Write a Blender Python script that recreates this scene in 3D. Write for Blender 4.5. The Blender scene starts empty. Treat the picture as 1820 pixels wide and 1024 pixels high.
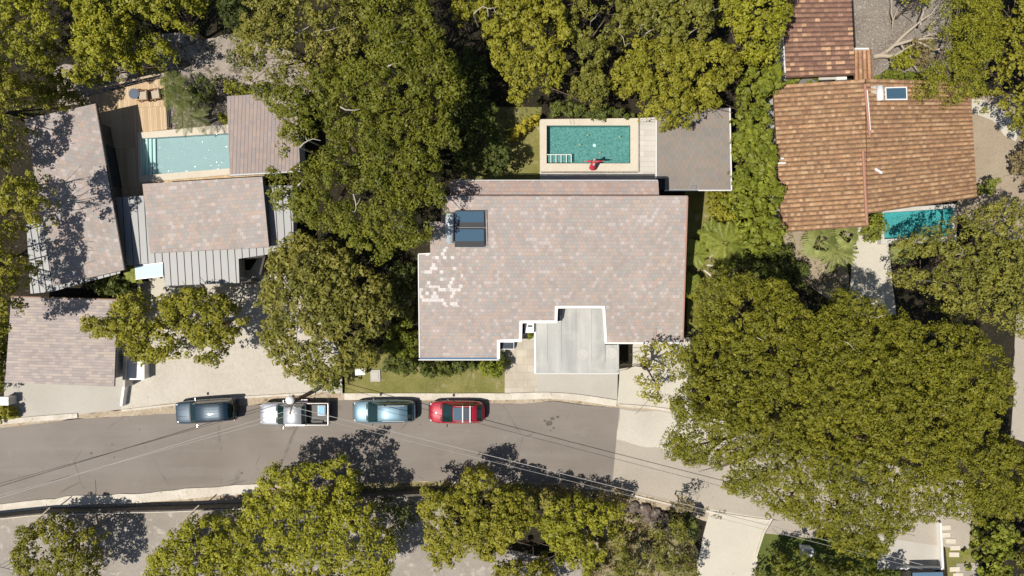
import bpy, bmesh, math, random
import numpy as np
from mathutils import Vector, Matrix, noise as mnoise
R = math.radians
random.seed(7); rng = np.random.default_rng(11)
S = bpy.context.scene
COL = S.collection
# ------------------------------------------------------------------ camera, sky, sun, exposure
H = 56.0; F = 1232.0
cam = bpy.data.objects.new('camera', bpy.data.cameras.new('camera')); COL.objects.link(cam)
cam.location = (0, 0, H); cam.rotation_euler = (0, 0, 0)
cam.data.sensor_width = 36; cam.data.lens = 36*F/1820; cam.data.clip_end = 2000; cam.data.clip_start = 0.5
S.camera = cam
SUN = Vector((-.45, -.24, 1)).normalized()
W = bpy.data.worlds.new("World"); S.world = W; W.use_nodes = True
wn = W.node_tree; bg = wn.nodes['Background']
sky = wn.nodes.new('ShaderNodeTexSky'); sky.sky_type = 'NISHITA'; sky.sun_disc = False
sky.sun_elevation = math.asin(SUN.z); sky.sun_rotation = math.atan2(SUN.x, SUN.y)
wn.links.new(sky.outputs[0], bg.inputs[0]); bg.inputs[1].default_value = 0.062
sl = bpy.data.lights.new('sun', 'SUN'); sl.energy = 4.6; sl.angle = R(.5); sl.color = (1, .94, .84)
so = bpy.data.objects.new('sun', sl); COL.objects.link(so)
so.rotation_euler = (-SUN).to_track_quat('-Z', 'Y').to_euler(); so.location = (-20, -10, 50)
S.view_settings.view_transform = 'Standard'; S.view_settings.look = 'None'
S.view_settings.exposure = 0.0; S.view_settings.gamma = 1
S.render.engine = 'CYCLES'
S.cycles.max_bounces = 6; S.cycles.diffuse_bounces = 2; S.cycles.transparent_max_bounces = 6

def P(px, py, z=0.0):
    k = (H-z)/F
    return Vector(((px-910)*k, -(py-512)*k, z))
# ------------------------------------------------------------------ materials
MATS = {}
class NT:
    def __init__(s, name):
        s.m = bpy.data.materials.new(name); s.m.use_nodes = True
        s.t = s.m.node_tree; s.b = s.t.nodes['Principled BSDF']; MATS[name] = s.m
    def n(s, typ, **kw):
        d = s.t.nodes.new(typ)
        for k, v in kw.items():
            if k.startswith('i_'):
                key = k[2:]
                d.inputs[int(key) if key.isdigit() else key.replace('_', ' ')].default_value = v
            else: setattr(d, k, v)
        return d
    def l(s, a, b): s.t.links.new(a, b)
    def coords(s, scale=(1, 1, 1), rot=0, loc=(0, 0, 0)):
        g = s.n('ShaderNodeNewGeometry')
        mp = s.n('ShaderNodeMapping'); s.l(g.outputs['Position'], mp.inputs[0])
        mp.inputs['Scale'].default_value = scale; mp.inputs['Rotation'].default_value = (0, 0, rot); mp.inputs['Location'].default_value = loc
        return mp.outputs[0]
    def mix(s, fac, a, b, mode='MIX'):
        d = s.n('ShaderNodeMix', data_type='RGBA', blend_type=mode)
        for sock, v in ((d.inputs[0], fac), (d.inputs[6], a), (d.inputs[7], b)):
            if hasattr(v, 'links'): s.l(v, sock)
            else: sock.default_value = v if not isinstance(v, tuple) else (*v[:3], 1)
        return d.outputs[2]
    def math(s, op, a, b=0.0):
        d = s.n('ShaderNodeMath', operation=op)
        for sock, v in ((d.inputs[0], a), (d.inputs[1], b)):
            if hasattr(v, 'links'): s.l(v, sock)
            else: sock.default_value = v
        return d.outputs[0]
    def noise(s, vec, scale, detail=4, rough=.6):
        d = s.n('ShaderNodeTexNoise'); s.l(vec, d.inputs['Vector'])
        d.inputs['Scale'].default_value = scale; d.inputs['Detail'].default_value = detail; d.inputs['Roughness'].default_value = rough
        return d.outputs['Fac']
    def ramp(s, fac, stops, interp='LINEAR'):
        d = s.n('ShaderNodeValToRGB'); s.l(fac, d.inputs[0]); cr = d.color_ramp; cr.interpolation = interp
        while len(cr.elements) < len(stops): cr.elements.new(.5)
        for e, (p, c) in zip(cr.elements, stops): e.position = p; e.color = (*c[:3], 1) if isinstance(c, tuple) else (c, c, c, 1)
        return d.outputs[0]
    def bump(s, h, dist=.02, strength=1):
        d = s.n('ShaderNodeBump'); s.l(h, d.inputs['Height']); d.inputs['Distance'].default_value = dist; d.inputs['Strength'].default_value = strength
        s.l(d.outputs[0], s.b.inputs['Normal'])
def plain(name, col, rough=.7, metal=0, spec=.4, coat=0):
    t = NT(name); t.b.inputs['Base Color'].default_value = (*col, 1); t.b.inputs['Roughness'].default_value = rough
    t.b.inputs['Metallic'].default_value = metal; t.b.inputs['Specular IOR Level'].default_value = spec
    t.b.inputs['Coat Weight'].default_value = coat; t.b.inputs['Coat Roughness'].default_value = .035
    return t.m
def rough_mat(name, a, b, scale=.6, fine=9, c=None, cs=2.2, cth=.62, rough=.9, bump=.02, fs=.35, spec=.25):
    """ground like surface: two tones on a big noise, fine grain, optional spots of a third tone"""
    t = NT(name); v = t.coords()
    f = t.ramp(t.noise(v, scale, 5), [(.32, 0.0), (.68, 1.0)])
    col = t.mix(f, a, b)
    g = t.ramp(t.noise(v, fine, 6, .75), [(.3, 1-fs), (.7, 1+fs*.4)])
    col = t.mix(1.0, col, g, 'MULTIPLY')
    if c:
        col = t.mix(t.ramp(t.noise(v, cs, 6, .7), [(cth-.04, 0.0), (cth+.06, 1.0)]), col, c)
    t.l(col, t.b.inputs['Base Color']); t.b.inputs['Roughness'].default_value = rough
    t.b.inputs['Specular IOR Level'].default_value = spec
    t.bump(t.noise(v, fine*1.3, 5, .7), bump)
    return t.m
def tile_mat(name, tw, th, pal, joint=None, jw=.05, rot=0, off=.5, stain=.12, rough=.75, jfac=.5, bumpd=.01, lines=None, spots=None):
    t = NT(name); v = t.coords(rot=rot)
    sx = t.n('ShaderNodeSeparateXYZ'); t.l(v, sx.inputs[0])
    y = t.math('DIVIDE', sx.outputs[1], th); iy = t.math('FLOOR', y)
    x = t.math('DIVIDE', sx.outputs[0], tw)
    x = t.math('ADD', x, t.math('MULTIPLY', t.math('MODULO', iy, 2.0), off)); ix = t.math('FLOOR', x)
    cb = t.n('ShaderNodeCombineXYZ'); t.l(ix, cb.inputs[0]); t.l(iy, cb.inputs[1])
    wn_ = t.n('ShaderNodeTexWhiteNoise', noise_dimensions='2D'); t.l(cb.outputs[0], wn_.inputs['Vector'])
    n = len(pal); col = t.ramp(wn_.outputs['Value'], [(i/n, c) for i, c in enumerate(pal)], 'CONSTANT')
    col = t.mix(.12, col, t.mix(wn_.outputs['Value'], pal[0], pal[-1]))
    if spots:   # (x0,y0,x1,y1 world, threshold, colour): washed-out tiles in one part of the roof
        x0, y0, x1, y1, prob, sc = spots
        g = t.coords(); s2 = t.n('ShaderNodeSeparateXYZ'); t.l(g, s2.inputs[0])
        dx = t.math('DIVIDE', t.math('ABSOLUTE', t.math('SUBTRACT', s2.outputs[0], (x0+x1)/2)), abs(x1-x0)/2)
        dy = t.math('DIVIDE', t.math('ABSOLUTE', t.math('SUBTRACT', s2.outputs[1], (y0+y1)/2)), abs(y1-y0)/2)
        inside = t.math('LESS_THAN', t.math('MAXIMUM', dx, dy), 1.0)
        lowy = t.math('MULTIPLY', t.math('LESS_THAN', s2.outputs[1], y0+(y1-y0)*.36), .17)
        w2 = t.n('ShaderNodeTexWhiteNoise', noise_dimensions='3D')
        c3 = t.n('ShaderNodeCombineXYZ'); t.l(ix, c3.inputs[0]); t.l(iy, c3.inputs[1]); c3.inputs[2].default_value = 3.3; t.l(c3.outputs[0], w2.inputs['Vector'])
        hit = t.math('MULTIPLY', inside, t.math('GREATER_THAN', t.math('ADD', w2.outputs['Value'], lowy), 1-prob))
        tone_ = t.ramp(t.noise(v, 6, 3, .7), [(.35, .5), (.65, 1.0)]); col = t.mix(t.math('MULTIPLY', hit, tone_), col, sc)
    big = t.ramp(t.noise(v, .35, 5), [(.3, 1-stain), (.7, 1+stain*.3)]); col = t.mix(1.0, col, big, 'MULTIPLY')
    fine = t.ramp(t.noise(v, 14, 4, .7), [(.25, .86), (.75, 1.06)]); col = t.mix(1.0, col, fine, 'MULTIPLY')
    if joint:
        fx = t.math('FRACT', x); fy = t.math('FRACT', y)
        ex = t.math('LESS_THAN', fx, jw/tw); ey = t.math('LESS_THAN', fy, jw/th)
        e = t.math('MAXIMUM', ex, ey) if lines is None else (ex if lines == 'x' else ey)
        col = t.mix(t.math('MULTIPLY', e, jfac), col, joint)
        t.bump(t.math('SUBTRACT', 1.0, e), bumpd, .6)
    t.l(col, t.b.inputs['Base Color']); t.b.inputs['Roughness'].default_value = rough; t.b.inputs['Specular IOR Level'].default_value = .3
    return t.m
def leaf_mat(name, a, b, trans=.2):
    t = NT(name)
    at = t.n('ShaderNodeAttribute', attribute_name='tint'); sep = t.n('ShaderNodeSeparateColor'); t.l(at.outputs['Color'], sep.inputs[0])
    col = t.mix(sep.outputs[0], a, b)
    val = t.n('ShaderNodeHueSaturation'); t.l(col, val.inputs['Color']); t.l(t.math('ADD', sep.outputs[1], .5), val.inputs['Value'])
    t.l(val.outputs[0], t.b.inputs['Base Color']); t.b.inputs['Roughness'].default_value = .55; t.b.inputs['Specular IOR Level'].default_value = .35
    tr = t.n('ShaderNodeBsdfTranslucent'); t.l(val.outputs[0], tr.inputs[0])
    mx = t.n('ShaderNodeMixShader'); mx.inputs[0].default_value = trans
    t.l(t.b.outputs[0], mx.inputs[1]); t.l(tr.outputs[0], mx.inputs[2]); t.l(mx.outputs[0], t.t.nodes['Material Output'].inputs[0])
    return t.m
def water_mat(name, tint, scale):
    t = NT(name); v = t.coords()
    tr = t.n('ShaderNodeBsdfTransparent'); tr.inputs[0].default_value = (*tint, 1)
    gl = t.n('ShaderNodeBsdfGlossy'); gl.inputs['Roughness'].default_value = .08
    bp = t.n('ShaderNodeBump'); t.l(t.noise(v, scale, 3, .6), bp.inputs['Height']); bp.inputs['Distance'].default_value = .08
    t.l(bp.outputs[0], gl.inputs['Normal'])
    fr = t.n('ShaderNodeFresnel'); fr.inputs[0].default_value = 1.33; t.l(bp.outputs[0], fr.inputs['Normal'])
    mx = t.n('ShaderNodeMixShader'); t.l(fr.outputs[0], mx.inputs[0]); t.l(tr.outputs[0], mx.inputs[1]); t.l(gl.outputs[0], mx.inputs[2])
    t.l(mx.outputs[0], t.t.nodes['Material Output'].inputs[0]); return t.m
def pool_tile_caustic(name, a, b, c, scale, amt=.5, ns=3.5):
    t = NT(name); v = t.coords()
    w = t.n('ShaderNodeTexNoise'); t.l(v, w.inputs['Vector']); w.inputs['Scale'].default_value = 1.4
    vv = t.mix(.12, v, w.outputs['Color'])
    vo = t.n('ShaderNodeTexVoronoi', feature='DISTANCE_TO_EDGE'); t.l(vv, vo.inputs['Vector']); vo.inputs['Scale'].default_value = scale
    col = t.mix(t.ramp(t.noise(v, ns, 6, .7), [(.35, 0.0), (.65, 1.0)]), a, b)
    col = t.mix(t.ramp(vo.outputs['Distance'], [(0, amt), (.14, 0.0)]), col, c)  # pale web of caustic light painted over the tile tones
    t.l(col, t.b.inputs['Base Color']); t.b.inputs['Roughness'].default_value = .6; return t.m
M = MATS
soil = rough_mat('soil', (.045, .034, .022), (.02, .02, .010), .35, 6, (.09, .07, .05), 3.0, .62, fs=.6)
# asphalt: big patches, light dust, tyre polish along the road
def asphalt():
    t = NT('asphalt'); v = t.coords()
    col = t.mix(t.ramp(t.noise(v, .12, 4), [(.35, 0.0), (.65, 1.0)]), (.222, .193, .170), (.275, .243, .215))
    vs = t.coords(scale=(.10, 1.1, 1), rot=R(-8)); streak = t.ramp(t.noise(vs, .8, 5, .65), [(.45, 0.0), (.75, .5)])
    col = t.mix(streak, col, (.31, .28, .255))
    col = t.mix(t.ramp(t.noise(v, .55, 7, .75), [(.58, 0.0), (.75, .45)]), col, (.36, .33, .30))
    col = t.mix(t.ramp(t.noise(v, 1.7, 6, .8), [(.66, 0.0), (.72, .7)]), col, (.12, .10, .09))
    vo = t.n('ShaderNodeTexVoronoi', feature='DISTANCE_TO_EDGE'); w_ = t.n('ShaderNodeTexNoise'); t.l(v, w_.inputs['Vector']); w_.inputs['Scale'].default_value = .9; w_.inputs['Detail'].default_value = 5
    t.l(t.mix(.35, v, w_.outputs['Color'], 'ADD'), vo.inputs['Vector']); vo.inputs['Scale'].default_value = .17
    crack = t.math('MULTIPLY', t.ramp(vo.outputs['Distance'], [(0, 1.0), (.012, 0.0)]), t.ramp(t.noise(v, .3, 3), [(.5, 0.0), (.6, .55)]))
    col = t.mix(crack, col, (.10, .085, .075))
    col = t.mix(t.ramp(t.noise(v, 4.5, 2, .5), [(.735, 0.0), (.76, .8)]), col, (.07, .055, .045))
    col = t.mix(1.0, col, t.ramp(t.noise(v, 30, 3, .8), [(.25, .88), (.75, 1.08)]), 'MULTIPLY')
    t.l(col, t.b.inputs['Base Color']); t.b.inputs['Roughness'].default_value = .92; t.b.inputs['Specular IOR Level'].default_value = .2
    t.bump(t.noise(v, 40, 3, .8), .01)
asphalt()
rough_mat('road_concrete', (.48, .43, .36), (.41, .365, .305), .25, 8, (.30, .26, .22), 1.4, .66, fs=.16)
rough_mat('road_concrete_pale', (.63, .59, .51), (.54, .50, .43), .35, 8, (.40, .36, .30), 1.8, .67, fs=.14)
rough_mat('pale_gravel', (.61, .565, .49), (.55, .505, .435), .4, 3.2, (.40, .35, .28), 2.2, .66, fs=.16, bump=.03)
rough_mat('sand_gutter', (.46, .36, .25), (.56, .48, .37), .8, 6, (.20, .15, .10), 1.8, .6, fs=.4)
rough_mat('kerb_white', (.76, .71, .62), (.60, .54, .45), .7, 7, (.35, .29, .22), 2.1, .64, fs=.2)
rough_mat('drive_concrete', (.54, .51, .46), (.48, .45, .40), .3, 9, (.40, .36, .31), 1.5, .68, fs=.08)
rough_mat('white_concrete', (.63, .59, .50), (.57, .53, .45), .3, 7, (.45, .42, .38), 1.2, .68, fs=.1)
rough_mat('grass', (.19, .19, .05), (.30, .275, .10), .7, 9, (.36, .31, .18), 1.1, .60, fs=.35, bump=.05)
rough_mat('grass_green', (.10, .15, .03), (.17, .19, .05), .6, 12, None, fs=.5, bump=.05)
rough_mat('dry_grass', (.42, .34, .24), (.28, .26, .10), .5, 8, (.16, .16, .05), 1.6, .55, fs=.5, bump=.06)
rough_mat('yard_dust', (.40, .36, .315), (.31, .275, .24), .3, 5, (.48, .44, .39), .9, .58, fs=.16)
rough_mat('grey_gravel', (.40, .35, .30), (.27, .23, .19), .5, 9, (.55, .50, .44), 5, .6, fs=.7, bump=.06)
rough_mat('river_pebble', (.34, .28, .24), (.20, .17, .14), .9, 5, (.62, .55, .48), 5, .58, fs=.8, bump=.1)
rough_mat('tan_dirt', (.42, .35, .26), (.36, .29, .21), .35, 7, (.22, .17, .11), 1.8, .66, fs=.25)
rough_mat('forest_sand', (.50, .44, .38), (.34, .29, .25), .5, 5, (.14, .11, .08), 1.4, .55, fs=.4)
rough_mat('pool_stone', (.72, .66, .55), (.66, .59, .48), .8, 9, None, fs=.12)
rough_mat('render_wall', (.62, .60, .56), (.54, .52, .48), .8, 9, None, fs=.1)
rough_mat('dark_wall', (.13, .12, .11), (.09, .085, .08), .8, 6, None, fs=.3)
rough_mat('retaining_wall', (.17, .15, .13), (.10, .09, .08), .8, 6, (.3, .27, .23), 2, .65, fs=.4)
tile_mat('crazy_stone', .9, .62, [(.60, .54, .44), (.57, .51, .42), (.63, .57, .48), (.58, .51, .41)], (.40, .34, .27), .04, jfac=.45, off=.37, stain=.25)
PINK = [(.44, .375, .35), (.475, .405, .375), (.40, .36, .335), (.50, .395, .355), (.40, .385, .375), (.45, .385, .36), (.55, .48, .455), (.42, .35, .32), (.51, .395, .33), (.435, .40, .365)]
wp = P(745, 545, 4.5); wq = P(822, 440, 5.5)
tile_mat('roof_pink', .28, .26, PINK, (.30, .24, .21), .03, 0, jfac=.28, spots=(wp.x, wp.y, wq.x, wq.y, .15, (.80, .77, .755)))
tile_mat('roof_pink_left', .34, .30, PINK, (.30, .24, .21), .03, R(10), jfac=.2, stain=.2)
tile_mat('roof_pink_mid', .34, .30, PINK, (.30, .24, .21), .03, R(-4), jfac=.2)
tile_mat('roof_plank', .29, .42, [(.40, .32, .29), (.37, .31, .285), (.43, .34, .30), (.36, .31, .30)], (.16, .11, .10), .035, R(2), 0, jfac=.75, lines='x')
tile_mat('roof_garage', .44, .22, [(.42, .36, .335), (.47, .40, .37), (.38, .335, .32), (.50, .42, .385), (.44, .385, .365), (.52, .44, .38)], (.25, .20, .20), .03, R(1.5), jfac=.5, lines='y')
tile_mat('roof_pavilion', .36, .34, [(.295, .26, .225), (.315, .27, .235), (.275, .255, .235), (.325, .265, .225), (.30, .27, .25)], (.20, .17, .15), .025, jfac=.4, lines='x')
tile_mat('roof_strip', .36, .30, [(.46, .34, .29), (.42, .34, .31), (.43, .31, .265), (.48, .38, .335), (.39, .33, .315)], (.26, .18, .15), .03, jfac=.3)
tile_mat('wood_deck', .14, 3.2, [(.64, .46, .28), (.70, .53, .34), (.58, .42, .25), (.74, .57, .38), (.66, .49, .31)], (.22, .13, .07), .014, R(-3), .33, jfac=.8)
tile_mat('pale_deck', 3.0, .42, [(.62, .59, .55), (.68, .65, .60), (.58, .55, .51)], (.40, .36, .33), .02, jfac=.7, lines='y')
TERRA = [(.40, .20, .115), (.30, .125, .075), (.46, .25, .15), (.22, .09, .06), (.34, .15, .09), (.52, .31, .19), (.27, .12, .085), (.38, .17, .10)]
tile_mat('terracotta', .42, .37, TERRA, (.10, .045, .03), .05, R(-2), 0, stain=.3, jfac=.5, lines='x')
tile_mat('terracotta_old', .45, .36, [(.36, .19, .12), (.24, .11, .075), (.17, .085, .06), (.30, .15, .10), (.20, .10, .07), (.60, .40, .26), (.27, .13, .09)], (.09, .045, .03), .05, R(-1), 0, stain=.35, jfac=.5, lines='x')
tile_mat('terracotta_up', .37, .45, [(.50, .27, .14), (.58, .34, .18), (.42, .20, .10), (.46, .24, .13)], (.14, .06, .035), .05, R(-1), 0, stain=.2, jfac=.4, lines='y')
plain('ridge_tile', (.42, .22, .16), .8)
def metal_roof():
    t = NT('metal_roof'); v = t.coords()
    col = t.mix(t.noise(v, .4, 4), (.34, .345, .35), (.40, .40, .395)); t.l(col, t.b.inputs['Base Color'])
    t.b.inputs['Roughness'].default_value = .55; t.b.inputs['Metallic'].default_value = .1
metal_roof(); plain('seam_dark', (.06, .06, .065), .6)  # dark colour paints in the thin shadow line of each seam
def carport_m():
    t = NT('carport_panel'); v = t.coords(scale=(1, .12, 1))
    col = t.mix(t.ramp(t.noise(v, 1.1, 4), [(.35, 0.0), (.7, 1.0)]), (.37, .375, .36), (.56, .555, .52))
    col = t.mix(t.ramp(t.noise(t.coords(), .7, 4), [(.5, 0.0), (.8, .5)]), col, (.70, .68, .60))
    t.l(col, t.b.inputs['Base Color']); t.b.inputs['Roughness'].default_value = .45
carport_m()
rough_mat('asphalt_stain', (.13, .11, .095), (.17, .145, .125), 3, 9, None, fs=.3)
plain('white_paint', (.84, .83, .80), .6); plain('fallen_leaf', (.50, .42, .12), .6); plain('white_metal', (.80, .80, .80), .35); plain('eave_dark', (.035, .03, .03), .7)
plain('window_glass', (.02, .035, .05), .08, 0, .8); plain('louvre', (.035, .05, .075), .5); plain('blue_gloss', (.12, .20, .30), .12, 0, .8)
plain('solar_glass', (.06, .12, .18), .22, 0, .7, .5); plain('awning_glass', (.55, .68, .76), .25, 0, .5, .3)
plain('grey_tank', (.45, .50, .53), .4); plain('frame_dark', (.04, .04, .045), .5); plain('steel', (.45, .46, .47), .35, .6)
plain('door_wood', (.16, .09, .05), .6); plain('wood_light', (.50, .40, .28), .7); plain('wood_brown', (.20, .10, .05), .7)
plain('fabric_beige', (.50, .42, .33), .9); plain('pot_blue', (.10, .13, .19), .5)
plain('pole_wood', (.16, .10, .065), .85); plain('cable', (.42, .40, .37), .7); plain('lamp_white', (.88, .88, .87), .4)
plain('bark', (.16, .12, .085), .9); plain('bark_pale', (.46, .42, .36), .85); plain('dead_wood', (.46, .39, .31), .85); plain('palm_bark', (.26, .20, .14), .9)
rough_mat('rock', (.22, .17, .14), (.12, .10, .085), 1.2, 7, (.36, .33, .30), 3, .6, fs=.5)
plain('car_navy', (.008, .034, .065), .42, .3, .6, 1); plain('car_silver', (.37, .39, .43), .42, .35, .5, 1)
plain('car_sky', (.15, .25, .32), .42, .35, .5, 1); plain('car_red', (.42, .012, .035), .42, .15, .5, 1)
plain('car_glass', (.012, .035, .035), .06, 0, .8); plain('car_trim', (.012, .012, .013), .5); plain('tyre', (.015, .015, .015), .85)
plain('rim', (.45, .45, .46), .3, .7); plain('chrome', (.78, .78, .80), .2, .6); plain('headlight', (.75, .78, .80), .12, 0, .8); plain('taillight', (.35, .01, .01), .2)
plain('bed_liner', (.16, .15, .145), .8); plain('blue_plastic', (.22, .50, .75), .5)
plain('skin', (.50, .30, .22), .6); plain('dress_red', (.62, .06, .09), .8); plain('hair_grey', (.45, .40, .36), .8); plain('highlight_white', (.85, .80, .78), .8)
water_mat('water', (.86, .98, .97), 2.2)
pool_tile_caustic('pool_teal', (.04, .17, .165), (.15, .33, .32), (.28, .46, .45), 5.5, .4, 5)
pool_tile_caustic('pool_pale', (.35, .41, .435), (.38, .44, .465), (.44, .51, .53), 5, .15, 1.2)
pool_tile_caustic('pool_turq', (.045, .30, .33), (.08, .38, .40), (.20, .52, .52), 4.5, .3, 4)
plain('pool_line', (.80, .86, .84), .4); plain('pool_step', (.60, .74, .73), .5)
leaf_mat('leaf_dark', (.114, .136, .012), (.225, .225, .022))
leaf_mat('leaf_olive', (.192, .196, .016), (.345, .318, .032))
leaf_mat('leaf_bright', (.205, .220, .014), (.375, .360, .030))
leaf_mat('leaf_brown', (.150, .165, .024), (.330, .290, .056))
leaf_mat('leaf_rain', (.144, .152, .011), (.262, .248, .020))
leaf_mat('leaf_grey', (.165, .172, .026), (.315, .298, .048))
leaf_mat('leaf_yellow', (.42, .36, .03), (.58, .48, .05)); leaf_mat('leaf_palm', (.17, .22, .025), (.36, .38, .07)); leaf_mat('leaf_shrub', (.065, .090, .018), (.17, .19, .035))
leaf_mat('leaf_agave', (.19, .23, .06), (.36, .38, .12)); leaf_mat('leaf_dry', (.20, .16, .06), (.36, .28, .13)); leaf_mat('leaf_hedge', (.130, .165, .016), (.29, .31, .034))
# ------------------------------------------------------------------ object helpers
def tag(o, label=None, cat=None, group=None, kind=None):
    if label: o['label'] = label
    if cat: o['category'] = cat
    if group: o['group'] = group
    if kind: o['kind'] = kind
    return o
def thing(name, label, cat, loc, group=None, rz=0):
    o = bpy.data.objects.new(name, None); COL.objects.link(o); o.empty_display_size = .3
    o.location = loc; o.rotation_euler = (0, 0, rz); o['_r'] = 1; del o['_r']
    return tag(o, label, cat, group)
class MB:
    """mesh collector in WORLD coordinates (converted to the parent's frame in build) unless local=True"""
    def __init__(s): s.v = []; s.f = []; s.mi = []
    def add(s, vs, fs, mi=0):
        n = len(s.v); s.v += [tuple(p) for p in vs]
        for f in fs: s.f.append(tuple(i+n for i in f)); s.mi.append(mi)
        return s
    def box(s, c, d, rz=0, mi=0, rx=0, ry=0):
        m = Matrix.Rotation(rz, 3, 'Z') @ Matrix.Rotation(ry, 3, 'Y') @ Matrix.Rotation(rx, 3, 'X'); c = Vector(c)
        vs = [c + m @ Vector((x*d[0]/2, y*d[1]/2, z*d[2]/2)) for z in (-1, 1) for x, y in ((-1, -1), (1, -1), (1, 1), (-1, 1))]
        return s.add(vs, [(3, 2, 1, 0), (4, 5, 6, 7), (0, 1, 5, 4), (1, 2, 6, 5), (2, 3, 7, 6), (3, 0, 4, 7)], mi)
    def prism(s, top, thick, mi=0, mi_side=None):
        """top: world points (any z), extruded down"""
        top = [Vector(p) for p in top]
        a = sum(top[i].x*top[(i+1) % len(top)].y-top[(i+1) % len(top)].x*top[i].y for i in range(len(top)))
        if a < 0: top = top[::-1]
        n = len(top); bot = [p-Vector((0, 0, thick)) for p in top]
        s.add(top+bot, [tuple(range(n)), tuple(range(2*n-1, n-1, -1))], mi)
        k = len(s.v)-2*n
        for i in range(n):
            j = (i+1) % n; s.f.append((k+i, k+n+i, k+n+j, k+j)); s.mi.append(mi if mi_side is None else mi_side)
        return s
    def tube(s, pts, rads, seg=8, mi=0, cap=True):
        pts = [Vector(p) for p in pts]; rings = []
        for i, p in enumerate(pts):
            d = (pts[min(i+1, len(pts)-1)]-pts[max(i-1, 0)]).normalized()
            a = d.cross(Vector((0, 0, 1)) if abs(d.z) < .9 else Vector((1, 0, 0))).normalized(); b = d.cross(a)
            r = rads[i] if hasattr(rads, '__len__') else rads
            rings.append([p+(a*math.cos(2*math.pi*k/seg)+b*math.sin(2*math.pi*k/seg))*r for k in range(seg)])
        vs = [q for r_ in rings for q in r_]; fs = []
        for i in range(len(pts)-1):
            for k in range(seg):
                k2 = (k+1) % seg; fs.append((i*seg+k, i*seg+k2, (i+1)*seg+k2, (i+1)*seg+k))
        if cap: fs += [tuple(range(seg-1, -1, -1)), tuple((len(pts)-1)*seg+k for k in range(seg))]
        return s.add(vs, fs, mi)
    def lathe(s, c, prof, seg=20, mi=0):
        c = Vector(c); vs = [c+Vector((r*math.cos(2*math.pi*k/seg), r*math.sin(2*math.pi*k/seg), z)) for r, z in prof for k in range(seg)]; fs = []
        for i in range(len(prof)-1):
            for k in range(seg):
                k2 = (k+1) % seg; fs.append((i*seg+k, i*seg+k2, (i+1)*seg+k2, (i+1)*seg+k))
        fs.append(tuple((len(prof)-1)*seg+k for k in range(seg)))
        return s.add(vs, fs, mi)
    def build(s, name, mats, parent=None, smooth=False, local=False, bevel=0):
        me = bpy.data.meshes.new(name); v = s.v
        if parent is not None and not local:
            m = Matrix.Translation(root_loc(parent)).inverted(); v = [tuple(m @ Vector(p)) for p in v]
        me.from_pydata(v, [], s.f)
        for m_ in (mats if isinstance(mats, (list, tuple)) else [mats]): me.materials.append(M[m_])
        me.polygons.foreach_set('material_index', s.mi)
        if smooth: me.polygons.foreach_set('use_smooth', [True]*len(s.f))
        me.update()
        o = bpy.data.objects.new(name, me); COL.objects.link(o)
        if parent is not None: o.parent = parent
        if bevel:
            b = o.modifiers.new('bevel', 'BEVEL'); b.width = bevel; b.segments = 2; b.limit_method = 'ANGLE'; b.angle_limit = R(40)
        if smooth: o.modifiers.new('wn', 'WEIGHTED_NORMAL').keep_sharp = True
        return o
def root_loc(o):
    l = Vector(o.location)
    while o.parent: o = o.parent; l += Vector(o.location)
    return l
def sheet(name, pts, z, mat, wob=0.0, kind='structure', thick=0.0):
    """flat area from photograph-plan points; edges get a little natural waviness"""
    w = [P(x, y, z) for x, y in pts]; out = []
    for i, p in enumerate(w):
        q = w[(i+1) % len(w)]; n = max(1, int((q-p).length/.6)) if wob else 1
        for k in range(n):
            c = p.lerp(q, k/n)
            if wob:
                d = Vector(((mnoise.noise(Vector((c.x*.9, c.y*.9, 1.3)))), mnoise.noise(Vector((c.x*.9, c.y*.9, 7.7))), 0))*wob
                c = c+d
            out.append(c)
    mb = MB(); area = sum(out[i].x*out[(i+1) % len(out)].y-out[(i+1) % len(out)].x*out[i].y for i in range(len(out)))
    if area < 0: out = out[::-1]
    if thick: mb.prism(out, thick)
    else: mb.add(out, [tuple(range(len(out)))])
    o = mb.build(name, mat)
    return tag(o, kind=kind) if kind else o
# ------------------------------------------------------------------ ground, roads, paths
g = MB(); g.add([(-300, -300, 0), (300, -300, 0), (300, 300, 0), (-300, 300, 0)], [(0, 1, 2, 3)]); tag(g.build('ground', 'soil'), kind='structure')
N_EDGE = [(-300, 795), (0, 761), (137, 745), (312, 735), (438, 721), (520, 715), (597, 712), (700, 712), (800, 714), (868, 717), (925, 718), (985, 713), (1034, 720), (1101, 725)]
S_EDGE = [(1088, 862), (1000, 858), (900, 858), (740, 855), (640, 858), (560, 860), (455, 863), (330, 872), (250, 879), (137, 884), (60, 893), (0, 903), (-300, 945)]
sheet('road', N_EDGE+S_EDGE, .024, 'asphalt')
sheet('road_concrete', [(1101, 725), (1190, 732), (1300, 760), (1450, 800), (1600, 830), (1715, 855), (1728, 900), (1722, 975), (1700, 975), (1450, 938), (1370, 922), (1290, 910), (1200, 893), (1088, 862)], .020, 'road_concrete')
sheet('road_patch', [(1101, 726), (1190, 733), (1300, 762), (1300, 800), (1240, 792), (1180, 800), (1096, 782)], .028, 'road_concrete_pale', .25)
sheet('gutter', [(-300, 775), (0, 744), (137, 736), (220, 728), (312, 717), (438, 705), (545, 698), (612, 699), (640, 700), (900, 701), (1000, 704), (1101, 714), (1200, 720)]+[(1190, 733)]+N_EDGE[::-1], .012, 'sand_gutter', .15)
sheet('verge', [(-300, 940), (0, 898), (137, 880), (330, 868), (455, 860), (640, 854), (900, 854), (1088, 858), (1290, 908), (1290, 935), (1180, 905), (1060, 885), (900, 878), (745, 874), (640, 878), (430, 902), (320, 907), (70, 916), (0, 924), (-300, 960)], .012, 'sand_gutter', .2)
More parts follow.
